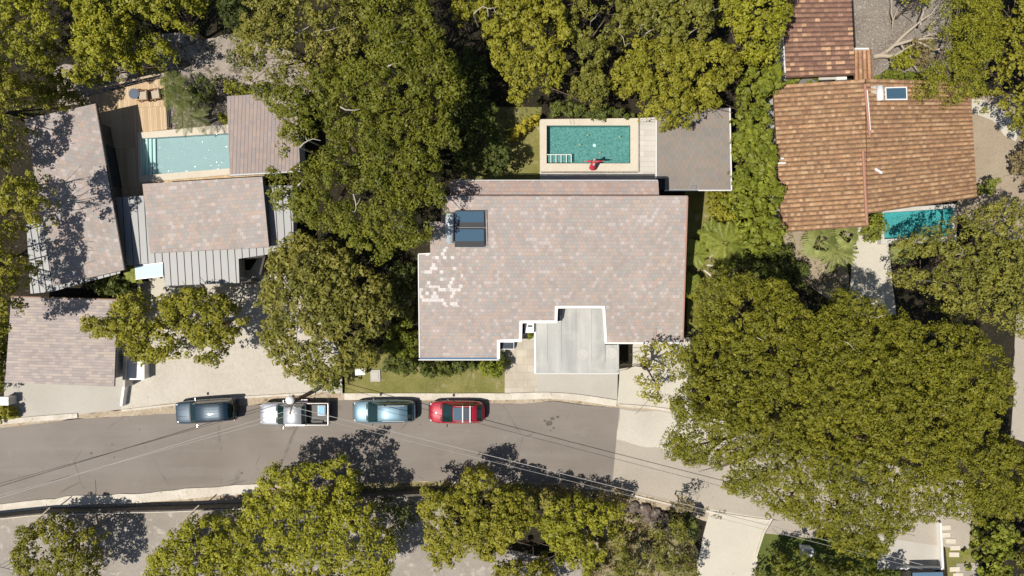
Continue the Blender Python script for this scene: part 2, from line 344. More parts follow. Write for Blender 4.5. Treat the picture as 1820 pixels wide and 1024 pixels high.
sheet('gravel_yard', [(213, 728), (216, 640), (225, 500), (430, 500), (470, 440), (560, 560), (612, 640), (612, 700), (545, 699), (438, 706), (312, 718)], .008, 'pale_gravel', .1)
sheet('garage_driveway', [(5, 640), (218, 640), (214, 728), (137, 737), (20, 744), (8, 720)], .016, 'drive_concrete')
sheet('front_lawn', [(606, 640), (750, 590), (897, 600), (897, 699), (608, 699)], .008, 'grass', .05)
sheet('stone_path', [(880, 560), (960, 560), (956, 699), (897, 699), (897, 640), (880, 640)], .014, 'crazy_stone')
sheet('driveway', [(948, 560), (1100, 560), (1097, 716), (1034, 706), (990, 700), (956, 699)], .018, 'drive_concrete')
sheet('side_drive', [(1100, 655), (1124, 652), (1126, 600), (1226, 600), (1232, 745), (1190, 733), (1150, 724), (1097, 718)], .017, 'white_concrete', .1)
sheet('pool_lawn', [(866, 190), (962, 190), (962, 360), (800, 360)], .008, 'grass', .1)
sheet('side_lawn', [(1218, 330), (1312, 330), (1312, 520), (1222, 600)], .008, 'grass', .1)
sheet('forest_clearing', [(90, 130), (200, 90), (300, 60), (440, 65), (540, 100), (570, 165), (440, 165), (300, 150), (200, 190), (110, 190)], .008, 'forest_sand', .6)
sheet('pebble_bed', [(296, 130), (410, 140), (410, 240), (296, 240)], .012, 'river_pebble', .3)
sheet('gravel_court', [(1510, -60), (1690, -60), (1690, 130), (1640, 150), (1548, 150), (1510, 90)], .008, 'grey_gravel', .2)
sheet('dirt_yard', [(1700, 170), (1850, 170), (1850, 430), (1770, 420), (1700, 380)], .008, 'tan_dirt', .4)
sheet('white_path', [(1716, 176), (1748, 178), (1790, 200), (1812, 235), (1805, 250), (1785, 240), (1765, 214), (1720, 200)], .014, 'white_concrete', .1)
sheet('patio', [(1512, 400), (1572, 400), (1580, 440), (1592, 560), (1508, 560), (1514, 470)], .014, 'white_concrete', .1)
sheet('planting_bed', [(1392, 400), (1512, 400), (1508, 560), (1392, 470)], .008, 'tan_dirt', .3)
sheet('side_road', [(1806, 560), (1900, 560), (1900, 800), (1796, 780)], .012, 'road_concrete', .2)
sheet('white_driveway', [(1262, 905), (1370, 922), (1356, 948), (1344, 985), (1342, 1100), (1235, 1100), (1240, 1000), (1250, 950)], .026, 'white_concrete', .03)
sheet('side_path', [(1374, 924), (1460, 935), (1452, 958), (1360, 948)], .026, 'road_concrete', .04)
sheet('corner_lawn', [(1358, 948), (1452, 957), (1600, 958), (1600, 1100), (1343, 1100), (1345, 985)], .010, 'grass_green', .03)
sheet('parking_pad', [(1560, 880), (1674, 905), (1678, 1012), (1560, 1012)], .014, 'drive_concrete', .05)
sheet('stepping_lawn', [(1674, 905), (1740, 920), (1740, 1100), (1690, 1100)], .008, 'grass', .1)
sheet('paved_corner', [(1700, 1002), (1738, 1000), (1738, 1100), (1690, 1100)], .012, 'yard_dust')
sheet('lower_yard', [(-100, 925), (0, 920), (70, 914), (320, 907), (430, 902), (640, 880), (760, 876), (840, 960), (1000, 1000), (1080, 985), (1080, 1100), (-100, 1100)], .008, 'yard_dust', .1)
sheet('dry_grass_slope', [(1000, 880), (1120, 900), (1220, 930), (1240, 1000), (1230, 1100), (1030, 1100), (1040, 960), (960, 900)], .010, 'dry_grass', .5)
sheet('dry_bank', [(600, 857), (760, 857), (1000, 862), (1010, 905), (900, 884), (620, 880)], .02, 'dry_grass', .4)
for i, (x, y, w_) in enumerate(((975, 752, 9), (982, 744, 5), (991, 741, 4), (968, 748, 3), (984, 760, 3), (978, 764, 2), (162, 806, 3), (200, 790, 2), (430, 840, 3), (560, 805, 3))):
    st_ = sheet('oil_stain', [(x+w_*math.cos(a_*.9)*(.6+.5*random.random()), y+w_*.7*math.sin(a_*.9)*(.6+.5*random.random())) for a_ in range(7)], .0285+.0003*i, 'asphalt_stain', .08)
def ribbon(name, pts, w, z, thick, mat, wob=0, kind='structure', side=1):
    ps = [P(x, y, z) for x, y in pts]; L = []; Rr = []
    fine = []
    for a, b in zip(ps[:-1], ps[1:]):
        n = max(1, int((b-a).length/.8))
        fine += [a.lerp(b, i/n) for i in range(n)]
    fine.append(ps[-1])
    for i, p in enumerate(fine):
        d = (fine[min(i+1, len(fine)-1)]-fine[max(i-1, 0)]).normalized(); nrm = Vector((-d.y, d.x, 0))
        ww = w*(1+wob*mnoise.noise(p*.8))
        L.append(p+nrm*ww/2); Rr.append(p-nrm*ww/2)
    mb = MB(); n = len(fine); vs = L+Rr+[q-Vector((0, 0, thick)) for q in L]+[q-Vector((0, 0, thick)) for q in Rr]; fs = []
    for i in range(n-1):
        fs += [(i, n+i, n+i+1, i+1), (i, i+1, 2*n+i+1, 2*n+i), (n+i, 3*n+i, 3*n+i+1, n+i+1)]
    fs += [(0, 2*n, 3*n, n), (n-1, 2*n-1, 4*n-1, 3*n-1)]
    mb.add(vs, fs); o = mb.build(name, mat); return tag(o, kind=kind) if kind else o
ribbon('kerb', [(-100, 762), (0, 750), (137, 739)], .42, .12, .12, 'kerb_white', .3)
ribbon('kerb', [(216, 730), (312, 719), (438, 706), (545, 700), (560, 700)], .16, .11, .11, 'kerb_white', .3)
ribbon('kerb', [(612, 705), (700, 705), (800, 705), (905, 705), (975, 703), (1030, 707), (1096, 717)], .52, .12, .12, 'kerb_white', .1)
ribbon('kerb', [(1100, 720), (1150, 724), (1200, 730), (1290, 752)], .2, .11, .11, 'kerb_white', .3)
ribbon('kerb', [(-100, 922), (0, 905), (60, 898), (137, 890), (250, 886), (330, 878), (420, 871), (470, 868)], .75, .12, .12, 'kerb_white', .35)
ribbon('kerb', [(1372, 922), (1357, 948), (1345, 985), (1343, 1040)], .16, .14, .13, 'kerb_white', .05)
ribbon('kerb', [(1040, 868), (1090, 872), (1200, 899), (1290, 915), (1368, 926)], .14, .10, .09, 'kerb_white', .3)
# ------------------------------------------------------------------ buildings
def plane(z0, gx=0, gy=0): return lambda x, y: z0+gx*x+gy*y
def PS(px, py, zf):
    z = 3.0
    for _ in range(12):
        p = P(px, py, z); z = zf(p.x, p.y)
    return P(px, py, z)
def ccw(pts):
    a = sum(pts[i].x*pts[(i+1) % len(pts)].y-pts[(i+1) % len(pts)].x*pts[i].y for i in range(len(pts)))
    return pts if a > 0 else pts[::-1]
def inset(pts, d):
    pts = ccw(pts); n = len(pts); out = []
    for i in range(n):
        a, b, c = (pts[i-1].to_2d(), pts[i].to_2d(), pts[(i+1) % n].to_2d())
        e1 = (b-a).normalized(); e2 = (c-b).normalized(); n1 = Vector((-e1.y, e1.x)); n2 = Vector((-e2.y, e2.x))
        m = (n1+n2); m = m/max(.2, m.dot(n1)); out.append(Vector((b.x+m.x*d, b.y+m.y*d, pts[i].z)))
    return out
def roof_part(root, px, zf, thick, mat, side='eave_dark', name='roof'):
    top = [PS(x, y, zf) for x, y in px]
    return MB().prism(top, thick, 0, 1).build(name, [mat, side], root), top
def wall_part(root, top, zf, thick, ins, mat='render_wall', base=0.0, name='wall'):
    q = inset(top, ins); n = len(q)
    vs = [Vector((p.x, p.y, zf(p.x, p.y)-thick-.004)) for p in q]+[Vector((p.x, p.y, base)) for p in q]
    fs = [(i, n+i, n+(i+1) % n, (i+1) % n) for i in range(n)]+[tuple(range(n))]
    MB().add(vs, [f[::-1] if len(f) == 4 and len(f) != n else f for f in fs]).build(name, mat, root); return q
def openings(root, q, items):
    """items: (edge index, along 0..1, width, sill, head, kind) glazed openings set into a wall"""
    n = len(q)
    for e, t, w, z0, z1, kind in items:
        a, b = q[e % n], q[(e+1) % n]; d = (b-a); d.z = 0; L = d.length; d.normalize(); nr = Vector((d.y, -d.x, 0))
        c = a+d*(L*t); rz = math.atan2(d.y, d.x); c = Vector((c.x, c.y, (z0+z1)/2))
        if kind == 'door':
            f = MB().box(c+nr*.02, (w, .07, z1-z0), rz).build('door', 'door_wood', root)
            MB().box(c+nr*.09+d*(w*.38), (.04, .06, .16), rz).build('handle', 'steel', f)
        else:
            h = z1-z0; m = MB()
            for s_ in (-1, 1):
                m.box(c+nr*.03+d*(s_*(w/2-.03)), (.06, .08, h), rz); m.box(c+nr*.03+Vector((0, 0, s_*(h/2-.03))), (w-.12, .08, .06), rz)
            f = m.build('window', 'frame_dark', root); MB().box(c+nr*.015, (w-.12, .03, h-.12), rz).build('pane', 'window_glass', f)
def edge_strip(root, a, b, w, h, mat, name, dz=0.0):
    a, b = Vector(a), Vector(b); d = b-a; nr = Vector((-d.y, d.x, 0)).normalized()*w/2
    return MB().prism([a+nr+Vector((0, 0, dz)), b+nr+Vector((0, 0, dz)), b-nr+Vector((0, 0, dz)), a-nr+Vector((0, 0, dz))], h).build(name, mat, root)
# ---- main house
c0 = P(980, 480); hz = plane(4.746, 0, .35)
house = thing('house', 'large house with a wide pink grey tiled roof between front lawn and teal pool', 'house', (c0.x, c0.y, 0))
RP = [(786, 350), (1222, 350), (1213.5, 609), (1077, 609), (1073, 546), (989, 546), (988, 572), (926, 572), (925, 605), (886, 606), (886, 636), (746, 636), (744, 452), (765, 451), (763, 395), (784, 393)]
rf, top = roof_part(house, RP, hz, .22, 'roof_pink')
q = wall_part(house, top, hz, .22, .45)
openings(house, q, [(k, t, 1.6, .9, 2.3, 'w') for k, t in ((0, .2), (0, .5))])
tn = [PS(x, y, hz) for x, y in RP]
zs = lambda x, y: 6.3
st, stop = roof_part(house, [(800, 322), (1170, 322), (1171.5, 351), (800, 351)], plane(5.75, 0, .085), .18, 'roof_strip', name='lower_roof')
wq_ = MB(); a = P(806, 352, 6.0); b = P(1166, 352, 6.0)
wq_.box(((a.x+b.x)/2, a.y+.35, 3.0), (b.x-a.x-.4, .25, 5.9)).build('north_wall', 'render_wall', house)
for i in range(7):
    x = a.x+1.6+i*(b.x-a.x-3.2)/6
    w = MB().box((x, a.y+.50, 3.2), (1.5, .06, 4.0)).build('window', 'frame_dark', house)
    MB().box((x, a.y+.535, 3.2), (1.36, .02, 3.86)).build('pane', 'window_glass', w)
# gutter with brackets at the northern edge
ga, gb = P(806, 320.5, 6.25), P(1169, 320.5, 6.25)
m = MB().tube([ga, gb], .035, 8); m.build('gutter', 'white_metal', house, True)
for i in range(14):
    p = ga.lerp(gb, (i+.3)/13.6); MB().box(p+Vector((0, -.12, 0)), (.05, .28, .04)).build('gutter_bracket', 'white_metal', house)
edge_strip(house, tn[0]+Vector((0, .03, .0)), tn[1]+Vector((0, .03, 0)), .10, .25, 'roof_strip', 'ridge_cap', .035)
edge_strip(house, tn[1], tn[2], .09, .26, 'ridge_tile', 'roof_edge', .03)
edge_strip(house, tn[11]+Vector((0, -.05, 0)), tn[10]+Vector((0, -.05, 0)), .14, .12, 'blue_gloss', 'gutter', .015)  # blue of the reflected sky painted onto the gutter
edge_strip(house, tn[11]+Vector((-.1, -.16, 0)), tn[10]+Vector((.05, -.16, 0)), .07, .14, 'white_metal', 'gutter_lip', .03)
edge_strip(house, tn[11]+Vector((-.02, 0, 0)), tn[12]+Vector((-.02, 0, 0)), .07, .2, 'white_paint', 'roof_edge', .03)
edge_strip(house, tn[12]+Vector((0, .02, 0)), tn[13]+Vector((0, .02, 0)), .07, .2, 'white_paint', 'roof_edge', .032)
edge_strip(house, tn[2]+Vector((0, -.04, 0)), tn[3]+Vector((0, -.04, 0)), .12, .2, 'white_paint', 'roof_edge', .03)
# white parapet round the notch over the entrance
for i in range(3, 10):
    a_, b_ = tn[i], tn[i+1]; d = (b_-a_).normalized()
    edge_strip(house, a_-d*.09, b_+d*.09, .19+.004*i, .55, 'white_paint', 'parapet', .055+.0035*i)
def louvre(px0, py0, px1, py1, z, horiz):
    a_, b_ = P(px0, py0, z), P(px1, py1, z); c = (a_+b_)/2; w, d = abs(b_.x-a_.x), abs(b_.y-a_.y)
    f = MB().box((c.x, c.y, z-.05), (w+.1, d+.1, .10)).build('skylight', 'white_metal', house)
    mm = MB().box((c.x, c.y, z+.004), (w, d, .02))
    n = 5
    for k in range(n):
        if horiz: mm.box((c.x, c.y-d/2+d*(k+.5)/n, z+.03), (w, .03, .03))
        else: mm.box((c.x, c.y-d/2+d*(k+.5)/n, z+.03), (w, .03, .03))
    mm.build('louvre', 'louvre', f)
    MB().box((c.x, c.y, (z-.1)/2), (w*.7, d*.7, z-.11)).build('skylight_shaft', 'white_paint', house)
louvre(989.5, 549, 995, 571, 3.0, 0); louvre(927.5, 576, 932.5, 594, 2.9, 0); louvre(887, 609, 912.5, 620, 2.7, 1)
# ---- carport
cp = thing('carport', 'pale grey panelled carport roof over the driveway in front of the main house', 'carport', P(1025, 620, 0))
cz = plane(2.55, 0, -.01)
xs = [951.5, 973, 998, 1024, 1052, 1075.5]
for i in range(5):
    t0 = 573.5 if xs[i+1] < 990 else 549
    pts = [(xs[i], t0), (xs[i+1]-.4, t0), (xs[i+1]-.4, 663), (xs[i], 663)]
    if i == 1: pts = [(973, 573.5), (989, 573.5), (997.6, 573.5), (997.6, 663), (973, 663)]
    if i == 2: pts = [(998, 549), (1023.6, 549), (1023.6, 663), (998, 663)]
    roof_part(cp, pts, plane(2.55+.012*(i % 2), 0, -.01), .035, 'carport_panel', 'white_metal', 'roof_panel')
roof_part(cp, [(989.6, 573.2), (989.6, 571), (997.4, 571), (997.4, 573.2)], cz, .03, 'carport_panel', 'white_metal', 'roof_panel')
roof_part(cp, [(1076, 613), (1100, 613), (1100, 663), (1076, 663)], plane(2.56, 0, -.01), .035, 'carport_panel', 'white_metal', 'roof_panel')
for x in (953, 1026, 1098): MB().tube([P(x, 600, 2.47), P(x, 661, 2.47)], .05).build('beam', 'steel', cp); p = P(x, 660, 0); MB().tube([(p.x*.955, p.y*.955, 0), (p.x*.955, p.y*.955, 2.5)], .05).build('post', 'steel', cp)
MB().tube([P(952, 664, 2.5), P(1100, 664, 2.5)], .045).build('gutter', 'white_metal', cp)
edge_strip(cp, P(951, 573, 2.62), P(951, 664, 2.62), .14, .1, 'white_paint', 'side_trim')
# pale ring stains on the carport roof, modelled as thin discs
for x, y in ((1037, 629), (1087.5, 627)):
    p = P(x, y, 2.60); o = MB().lathe(p, [(.42, 0), (.42, .02), (.30, .03), (.28, .015), (.0, .015)], 24).build('stain_ring', 'render_wall', cp)
# ---- entrance box and plant
ac = thing('air_conditioner', 'white air conditioning box with a dark vent beside the entrance path', 'air conditioner', P(940, 581, 0))
p = P(941, 582, 3.0); MB().box((p.x, p.y, 1.1), (.66, .80, 2.2)).build('plinth', 'white_paint', ac); MB().box((p.x, p.y, 2.6), (.70, .85, .78)).build('casing', 'white_metal', ac, bevel=.02)
MB().box((p.x+.05, p.y+.10, 2.998), (.34, .12, .02)).build('vent', 'car_trim', ac)
# ---- pool pavilion
pv = thing('pavilion', 'flat grey brown plank roofed pavilion at the east end of the teal pool', 'pavilion', P(1230, 265, 0))
pz = plane(3.0); _, tp = roof_part(pv, [(1166, 194), (1297, 192), (1300, 338), (1182, 338), (1182, 318), (1166, 318)], pz, .2, 'roof_pavilion')
q = wall_part(pv, tp, pz, .2, .45, 'render_wall'); openings(pv, q, [(2, .5, 3.0, .3, 2.4, 'w')])
edge_strip(pv, tp[1], tp[2], .1, .24, 'white_metal', 'roof_edge', .04); edge_strip(pv, tp[2]+Vector((0, -.02, 0)), tp[3]+Vector((0, -.02, 0)), .08, .24, 'white_metal', 'roof_edge', .045)
edge_strip(pv, tp[0], tp[5], .09, .24, 'white_paint', 'roof_edge', .05)
roof_part(pv, [(1166, 318.5), (1181.5, 318.5), (1181.5, 337), (1173, 337)], plane(2.4), .1, 'louvre', 'eave_dark', 'slatted_roof')
p = P(1233, 333, 3.05); MB().box(p, (.35, .25, .14)).build('roof_vent', 'steel', pv)
p = P(1285, 197, 3.05); MB().box(p, (.30, .12, .1)).build('roof_vent', 'steel', pv)
# ---- west house complex
wc = P(150, 350)
ws = thing('west_wing', 'long west wing with a mauve tiled roof over grey seamed metal eaves', 'house', (wc.x, wc.y, 0))
z1 = plane(4.55, .03, 0)
_, t1 = roof_part(ws, [(44, 212), (170.5, 184), (222, 479.5), (95, 508)], z1, .22, 'roof_pink_left', 'eave_dark')
z1m = plane(2.85)
def seam_roof(root, px, zf, dirv, pitch, name='metal_roof', thick=.14):
    """standing seam sheet: seams run along dirv (world 2d)"""
    top_ = ccw([PS(x, y, zf) for x, y in px]); mb = MB().prism(top_, thick, 0, 1)
    d = Vector(dirv).normalized(); nr = Vector((-d.y, d.x)); us = [Vector((p.x, p.y)).dot(nr) for p in top_]
    u = min(us)+pitch*.5
    while u < max(us):
        hits = []
        for i in range(len(top_)):
            a_, b_ = top_[i].to_2d(), top_[(i+1) % len(top_)].to_2d(); ua, ub = a_.dot(nr), b_.dot(nr)
            if (ua-u)*(ub-u) < 0: hits.append((a_+(b_-a_)*((u-ua)/(ub-ua))).dot(d))
        hits.sort()
        for h0, h1 in zip(hits[::2], hits[1::2]):
            pa = nr*u+d*h0; pb = nr*u+d*h1
            if (pb-pa).length > .1:
                za, zb = zf(pa.x, pa.y)+.04, zf(pb.x, pb.y)+.04
                e = nr*.016
                mb.prism([(pa.x+e.x, pa.y+e.y, za), (pb.x+e.x, pb.y+e.y, zb), (pb.x-e.x, pb.y-e.y, zb), (pa.x-e.x, pa.y-e.y, za)], .036, 1)
        u += pitch
    mb.build(name, ['metal_roof', 'seam_dark'], root); return top_
tm = seam_roof(ws, [(47, 400), (90, 390), (216, 470), (213, 486), (90, 519), (54, 522)], z1m, (.15, -1), .5)
q = wall_part(ws, t1, z1, .23, .9, 'dark_wall'); openings(ws, q, [(0, .5, 3, .4, 2.4, 'w'), (1, .3, 3.2, .4, 2.5, 'w'), (1, .7, 3.2, .4, 2.5, 'w')])  # wall coloured dark to stand in for shade on the east side
edge_strip(ws, t1[1], t1[2], .08, .26, 'eave_dark', 'roof_edge', .03)
mw = thing('central_house', 'house whose pinkish tiled roof rises from grey seamed metal south of the pale pool', 'house', P(365, 400, 0))
z2m = plane(2.55)
T2 = seam_roof(mw, [(205, 351), (252, 348), (470, 330), (520, 330), (522, 440), (478, 452), (424, 460), (425.5, 503), (294, 508), (291, 466), (224, 472)], z2m, (-.06, 1), .56)
MB().prism([Vector((p.x, p.y, 2.38)) for p in inset(T2, .5)], 2.38).build('wall', 'render_wall', mw)
z2 = plane(4.2, .045, 0)
_, t2 = roof_part(mw, [(253, 327), (466, 314), (478, 439.5), (267, 450)], z2, .2, 'roof_pink_mid', 'eave_dark')
MB().prism([Vector((p.x, p.y, p.z-.21)) for p in inset(t2, .3)], .55).build('clerestory_wall', 'dark_wall', mw)
aw = thing('glass_awning', 'pale blue translucent canopy panel over the doorway between the west wing and central house', 'awning', P(266, 482, 0))
_, ta = roof_part(aw, [(239, 472.5), (289.5, 467), (290, 491), (241, 496.5)], plane(2.3), .04, 'awning_glass', 'white_metal', 'panel')
edge_strip(aw, ta[0], ta[1], .05, .08, 'steel', 'frame', .01); edge_strip(aw, ta[2], ta[3], .05, .08, 'steel', 'frame', .01)
for k in (0, 1): p = inset(ta, .15)[k]; MB().tube([(p.x, p.y, 0), (p.x, p.y, 2.27)], .04).build('post', 'steel', aw)
sheet('entrance_path', [(262, 490), (291, 488), (298, 530), (272, 534)], .02, 'white_concrete')
cw = thing('courtyard_wall', 'low dark walled recess with a pale floor beside the seamed metal roof', 'wall', P(440, 482, 0))
for a_, b_ in (((424, 459), (470, 455)), ((470, 455), (462, 488)), ((424, 503), (446, 498))):
    edge_strip(cw, P(*a_, 1.8), P(*b_, 1.8), .15, 1.8, 'dark_wall', 'wall_panel')
sheet('courtyard_floor', [(424, 480), (445, 480), (446, 503), (426, 505)], .02, 'white_concrete')
ph = thing('pool_house', 'brown pool house with a plank striped roof east of the pale blue pool', 'pool house', P(465, 240, 0))
z4 = plane(2.9); _, t4 = roof_part(ph, [(403, 171), (526, 163), (534, 304), (408.5, 311)], z4, .2, 'roof_plank'); q = wall_part(ph, t4, z4, .2, .4, 'render_wall')
openings(ph, q, [(0, .4, 2.4, .2, 2.3, 'w')]); edge_strip(ph, t4[2]+Vector((0, -.03, 0)), t4[3]+Vector((0, -.03, 0)), .1, .22, 'steel', 'roof_edge', .02)
gr = thing('garage', 'street side garage with a pale mauve long tiled roof above the concrete driveway', 'garage', P(108, 610, 0))
z5 = plane(2.7); _, t5 = roof_part(gr, [(20, 526.5), (208, 532), (203, 687), (9, 680)], z5, .16, 'roof_garage'); q = wall_part(gr, t5, z5, .16, .5, 'render_wall')
edge_strip(gr, t5[0], t5[1], .07, .2, 'wood_brown', 'roof_edge', .03)
openings(gr, q, [(0, .5, 5.4, .05, 2.2, 'w')])
wl = thing('side_wall', 'narrow grey rendered wall between the garage and the pale gravel yard', 'wall', P(219, 665, 0))
edge_strip(wl, P(222, 622, 1.3), P(219.5, 688, 1.3), .22, 1.3, 'render_wall', 'wall_panel'); edge_strip(wl, P(219.5, 688, .6), P(215, 722, .6), .2, .6, 'white_paint', 'low_wall')
bx = thing('store_box', 'low white store with a flat grey lid beside the side wall in the gravel yard', 'store box', P(242, 658, 0))
a_, b_ = P(226, 640, .9), P(257, 675, .9); c = (a_+b_)/2
MB().box((c.x, c.y, .44), (b_.x-a_.x-.1, a_.y-b_.y-.1, .88)).build('body', 'white_paint', bx); MB().box((c.x, c.y, .92), (b_.x-a_.x, a_.y-b_.y, .07)).build('lid', 'white_metal', bx)
eb = thing('meter_box', 'white box shaped electricity cabinet beside the garage driveway', 'cabinet', P(22, 713, 0))
a_, b_ = P(1, 706, .95), P(15, 720, .95); c = (a_+b_)/2
MB().box((c.x, c.y, .49), (b_.x-a_.x, a_.y-b_.y, .92)).build('cabinet_body', 'white_metal', eb, bevel=.01); MB().box((c.x, c.y, .965), (b_.x-a_.x+.06, a_.y-b_.y+.06, .05)).build('lid', 'white_paint', eb)
MB().box((c.x+(b_.x-a_.x)/2+.012, c.y, .5), (.02, .5, .7)).build('door', 'render_wall', eb)
# ---- terracotta houses: real barrel tile rows, one colour per tile, valleys shaded in the colour
tt = NT('barrel_tile'); at = tt.n('ShaderNodeAttribute', attribute_name='tint')
tt.l(tt.mix(1.0, at.outputs['Color'], tt.ramp(tt.noise(tt.coords(), 5, 6, .75), [(.25, .55), (.7, 1.12)]), 'MULTIPLY'), tt.b.inputs['Base Color']); tt.b.inputs['Roughness'].default_value = .85
def set_tint(me, cols):
    at = me.attributes.new('tint', 'FLOAT_COLOR', 'FACE'); a4 = np.ones((len(cols), 4), np.float32); a4[:, :3] = cols; at.data.foreach_set('color', a4.ravel())
def barrel_roof(root, quad, zs4, rows, cols, pal, swap=False, name='roof', amp=.055, pale=None, seed=1):
    rg = np.random.default_rng(seed)
    A, B, C_, D = [P(x, y, z) for (x, y), z in zip(quad, zs4)]   # TL TR BR BL ; rows stacked from top to bottom
    if swap: A, B, C_, D = D, A, B, C_
    vs = []; fs = []; cl = []; K = 6; nv = rows*K+1
    pal = np.array(pal); rowtone = rg.normal(1, .06, rows)
    for j in range(cols):
        for e in (0, 1):
            u = (j+e)/cols
            for i in range(nv):
                v = i/(rows*K); ph_ = (i % K)/K
                p = A.lerp(B, u).lerp(D.lerp(C_, u), v)
                z = p.z+amp*(math.sin(math.pi*min(1, ph_*1.4)) if ph_ < .714 else -.25*math.sin(math.pi*(ph_-.714)/.286))+.028*e
                vs.append((p.x, p.y, z))
        b0 = j*2*nv
        for i in range(nv-1):
            fs.append((b0+i, b0+i+1, b0+nv+i+1, b0+nv+i))
    idx = 0
    for j in range(cols):
        cr = pal[rg.integers(0, len(pal), rows)]; cv = pal[rg.integers(0, len(pal), rows)]
        for i in range(rows):
            base = (cr[i]*.55+pal.mean(0)*.45)*rowtone[i]*rg.normal(1, .07)
            if pale is not None and rg.random() < pale(j/cols, i/rows): base = np.array((.58, .36, .21))*rg.normal(1, .1)
            for k in range(K): cl.append(base if k < 4 else (cv[i]*.4+pal.mean(0)*.6)*.46)  # valley faces painted darker as shade between the tile rows
    nrm_up = (Vector(vs[nv])-Vector(vs[0])).cross(Vector(vs[1])-Vector(vs[0])).z
    if nrm_up > 0: fs = [f[::-1] for f in fs]
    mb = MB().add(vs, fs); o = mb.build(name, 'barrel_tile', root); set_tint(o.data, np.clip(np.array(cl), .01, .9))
    slab = [A, B, C_, D]; MB().prism([p-Vector((0, 0, .06)) for p in slab], .16).build('roof_deck', 'wood_brown', root)
    return slab
th = thing('terracotta_house', 'wide house with weathered orange terracotta tile roofs beside the turquoise pool', 'house', P(1555, 270, 0))
TP = [(.47, .265, .130), (.39, .21, .11), (.55, .345, .19), (.26, .14, .085), (.43, .245, .125), (.62, .43, .26), (.33, .18, .105), (.49, .29, .155)]
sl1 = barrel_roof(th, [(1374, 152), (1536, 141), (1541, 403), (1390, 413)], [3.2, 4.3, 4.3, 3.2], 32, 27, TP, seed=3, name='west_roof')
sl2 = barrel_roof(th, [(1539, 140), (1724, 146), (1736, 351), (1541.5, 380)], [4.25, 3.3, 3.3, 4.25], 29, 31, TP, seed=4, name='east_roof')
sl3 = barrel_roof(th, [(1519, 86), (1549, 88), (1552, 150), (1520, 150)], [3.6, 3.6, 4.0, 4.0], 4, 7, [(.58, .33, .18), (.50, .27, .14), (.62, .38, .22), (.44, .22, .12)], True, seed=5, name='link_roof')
for s_, zt in ((sl1, 3.0), (sl2, 3.1)):
    q = inset([Vector((p.x, p.y, zt)) for p in s_], .55); MB().prism(q, zt).build('wall', 'white_paint', th)
openings(th, ccw(inset([Vector((p.x, p.y, 3)) for p in sl1], .55)), [(0, .5, 2.4, .3, 2.4, 'w'), (2, .5, 1.4, .9, 2.2, 'w')])
for a_, b_, z_ in (((1533.5, 266), (1541, 400), 4.42), ((1537, 150), (1546, 240), 4.40)):
    MB().tube([P(*a_, z_), P(*b_, z_)], .11, 8).build('ridge_cap', 'ridge_tile', th, True)
MB().tube([P(1541, 160, 4.46), P(1547, 232, 4.46)], .05, 8).build('roof_pipe', 'white_metal', th, True)
p = P(1561, 304, 4.25); MB().box(p, (.62, .16, .12), R(-32)).build('roof_vent', 'white_metal', th)
for dy in (0, 8): MB().box(P(1388, 282+dy, 3.38), (.7 if dy else .4, .12, .1)).build('roof_vent', 'white_metal', th)
th2 = thing('tiled_outbuilding', 'narrow outbuilding with an old brown mottled tile roof north of the terracotta house', 'house', P(1455, 40, 0))
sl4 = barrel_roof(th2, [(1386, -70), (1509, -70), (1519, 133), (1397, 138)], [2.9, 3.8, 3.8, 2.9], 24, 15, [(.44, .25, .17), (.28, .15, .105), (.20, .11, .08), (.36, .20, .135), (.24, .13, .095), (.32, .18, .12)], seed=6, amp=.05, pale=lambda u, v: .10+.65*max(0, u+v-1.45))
q = inset([Vector((p.x, p.y, 2.75)) for p in sl4], .4); MB().prism(q, 2.75).build('wall', 'white_paint', th2)
edge_strip(th2, P(1388.5, 0, 3.02), P(1396, 137, 3.02), .09, .12, 'white_metal', 'gutter'); edge_strip(th2, P(1516, 0, 3.8), P(1520.5, 84, 3.8), .08, .2, 'eave_dark', 'roof_edge')
edge_strip(th2, P(1520, 86.5, 3.9), P(1544, 86.5, 3.9), .12, .3, 'white_paint', 'parapet')
edge_strip(th2, P(1456, 138, 2.6), P(1486, 137, 2.6), .35, .2, 'render_wall', 'wall_cap'); edge_strip(th2, P(1487, 137.5, 2.7), P(1505, 136.5, 2.7), .42, .2, 'white_paint', 'wall_cap')
# ---- solar water heaters
sh = thing('solar_heater', 'solar water heater with two dark blue panels on the main house roof', 'solar heater', PS(835, 405, hz))
for (y0, y1) in ((374.5, 404), (406.5, 438)):
    pts = [P(x, y, hz(0, P(x, y, 6).y)+.28) for x, y in ((808, y0), (861, y0), (861, y1), (808, y1))]
    f = MB().prism(pts, .09).build('panel_frame', 'frame_dark', sh)
    qq = inset(pts, .05); MB().prism([p+Vector((0, 0, .008)) for p in qq], .006).build('panel', 'solar_glass', sh)
pts = [PS(x, y, hz)+Vector((0, 0, .40)) for x, y in ((800, 380), (800, 431))]
MB().tube([pts[0], pts[1]], .30, 16).build('tank', 'grey_tank', sh, True)
for (x0, y0, x1, y1) in ((863.5, 374, 865, 438), (791, 433, 808, 433), (805, 405.3, 862, 405.3), (791, 395, 793, 435), (806, 440, 862, 440)):
    MB().tube([PS(x0, y0, hz)+Vector((0, 0, .22)), PS(x1, y1, hz)+Vector((0, 0, .22))], .025, 6).build('pipe', 'steel', sh)
for x, y in ((810, 378), (858, 378), (810, 434), (858, 434), (800, 384), (800, 428)):
    p = PS(x, y, hz); MB().box(p+Vector((0, 0, .08)), (.07, .07, .26)).build('leg', 'steel', sh)
s2 = thing('solar_heater', 'single panel solar water heater with a white tank on the terracotta roof', 'solar heater', P(1585, 166, 4.0))
_p = [P(x, y, 4.25) for x, y in ((1573, 155), (1612, 154), (1613, 177.5), (1574, 178))]
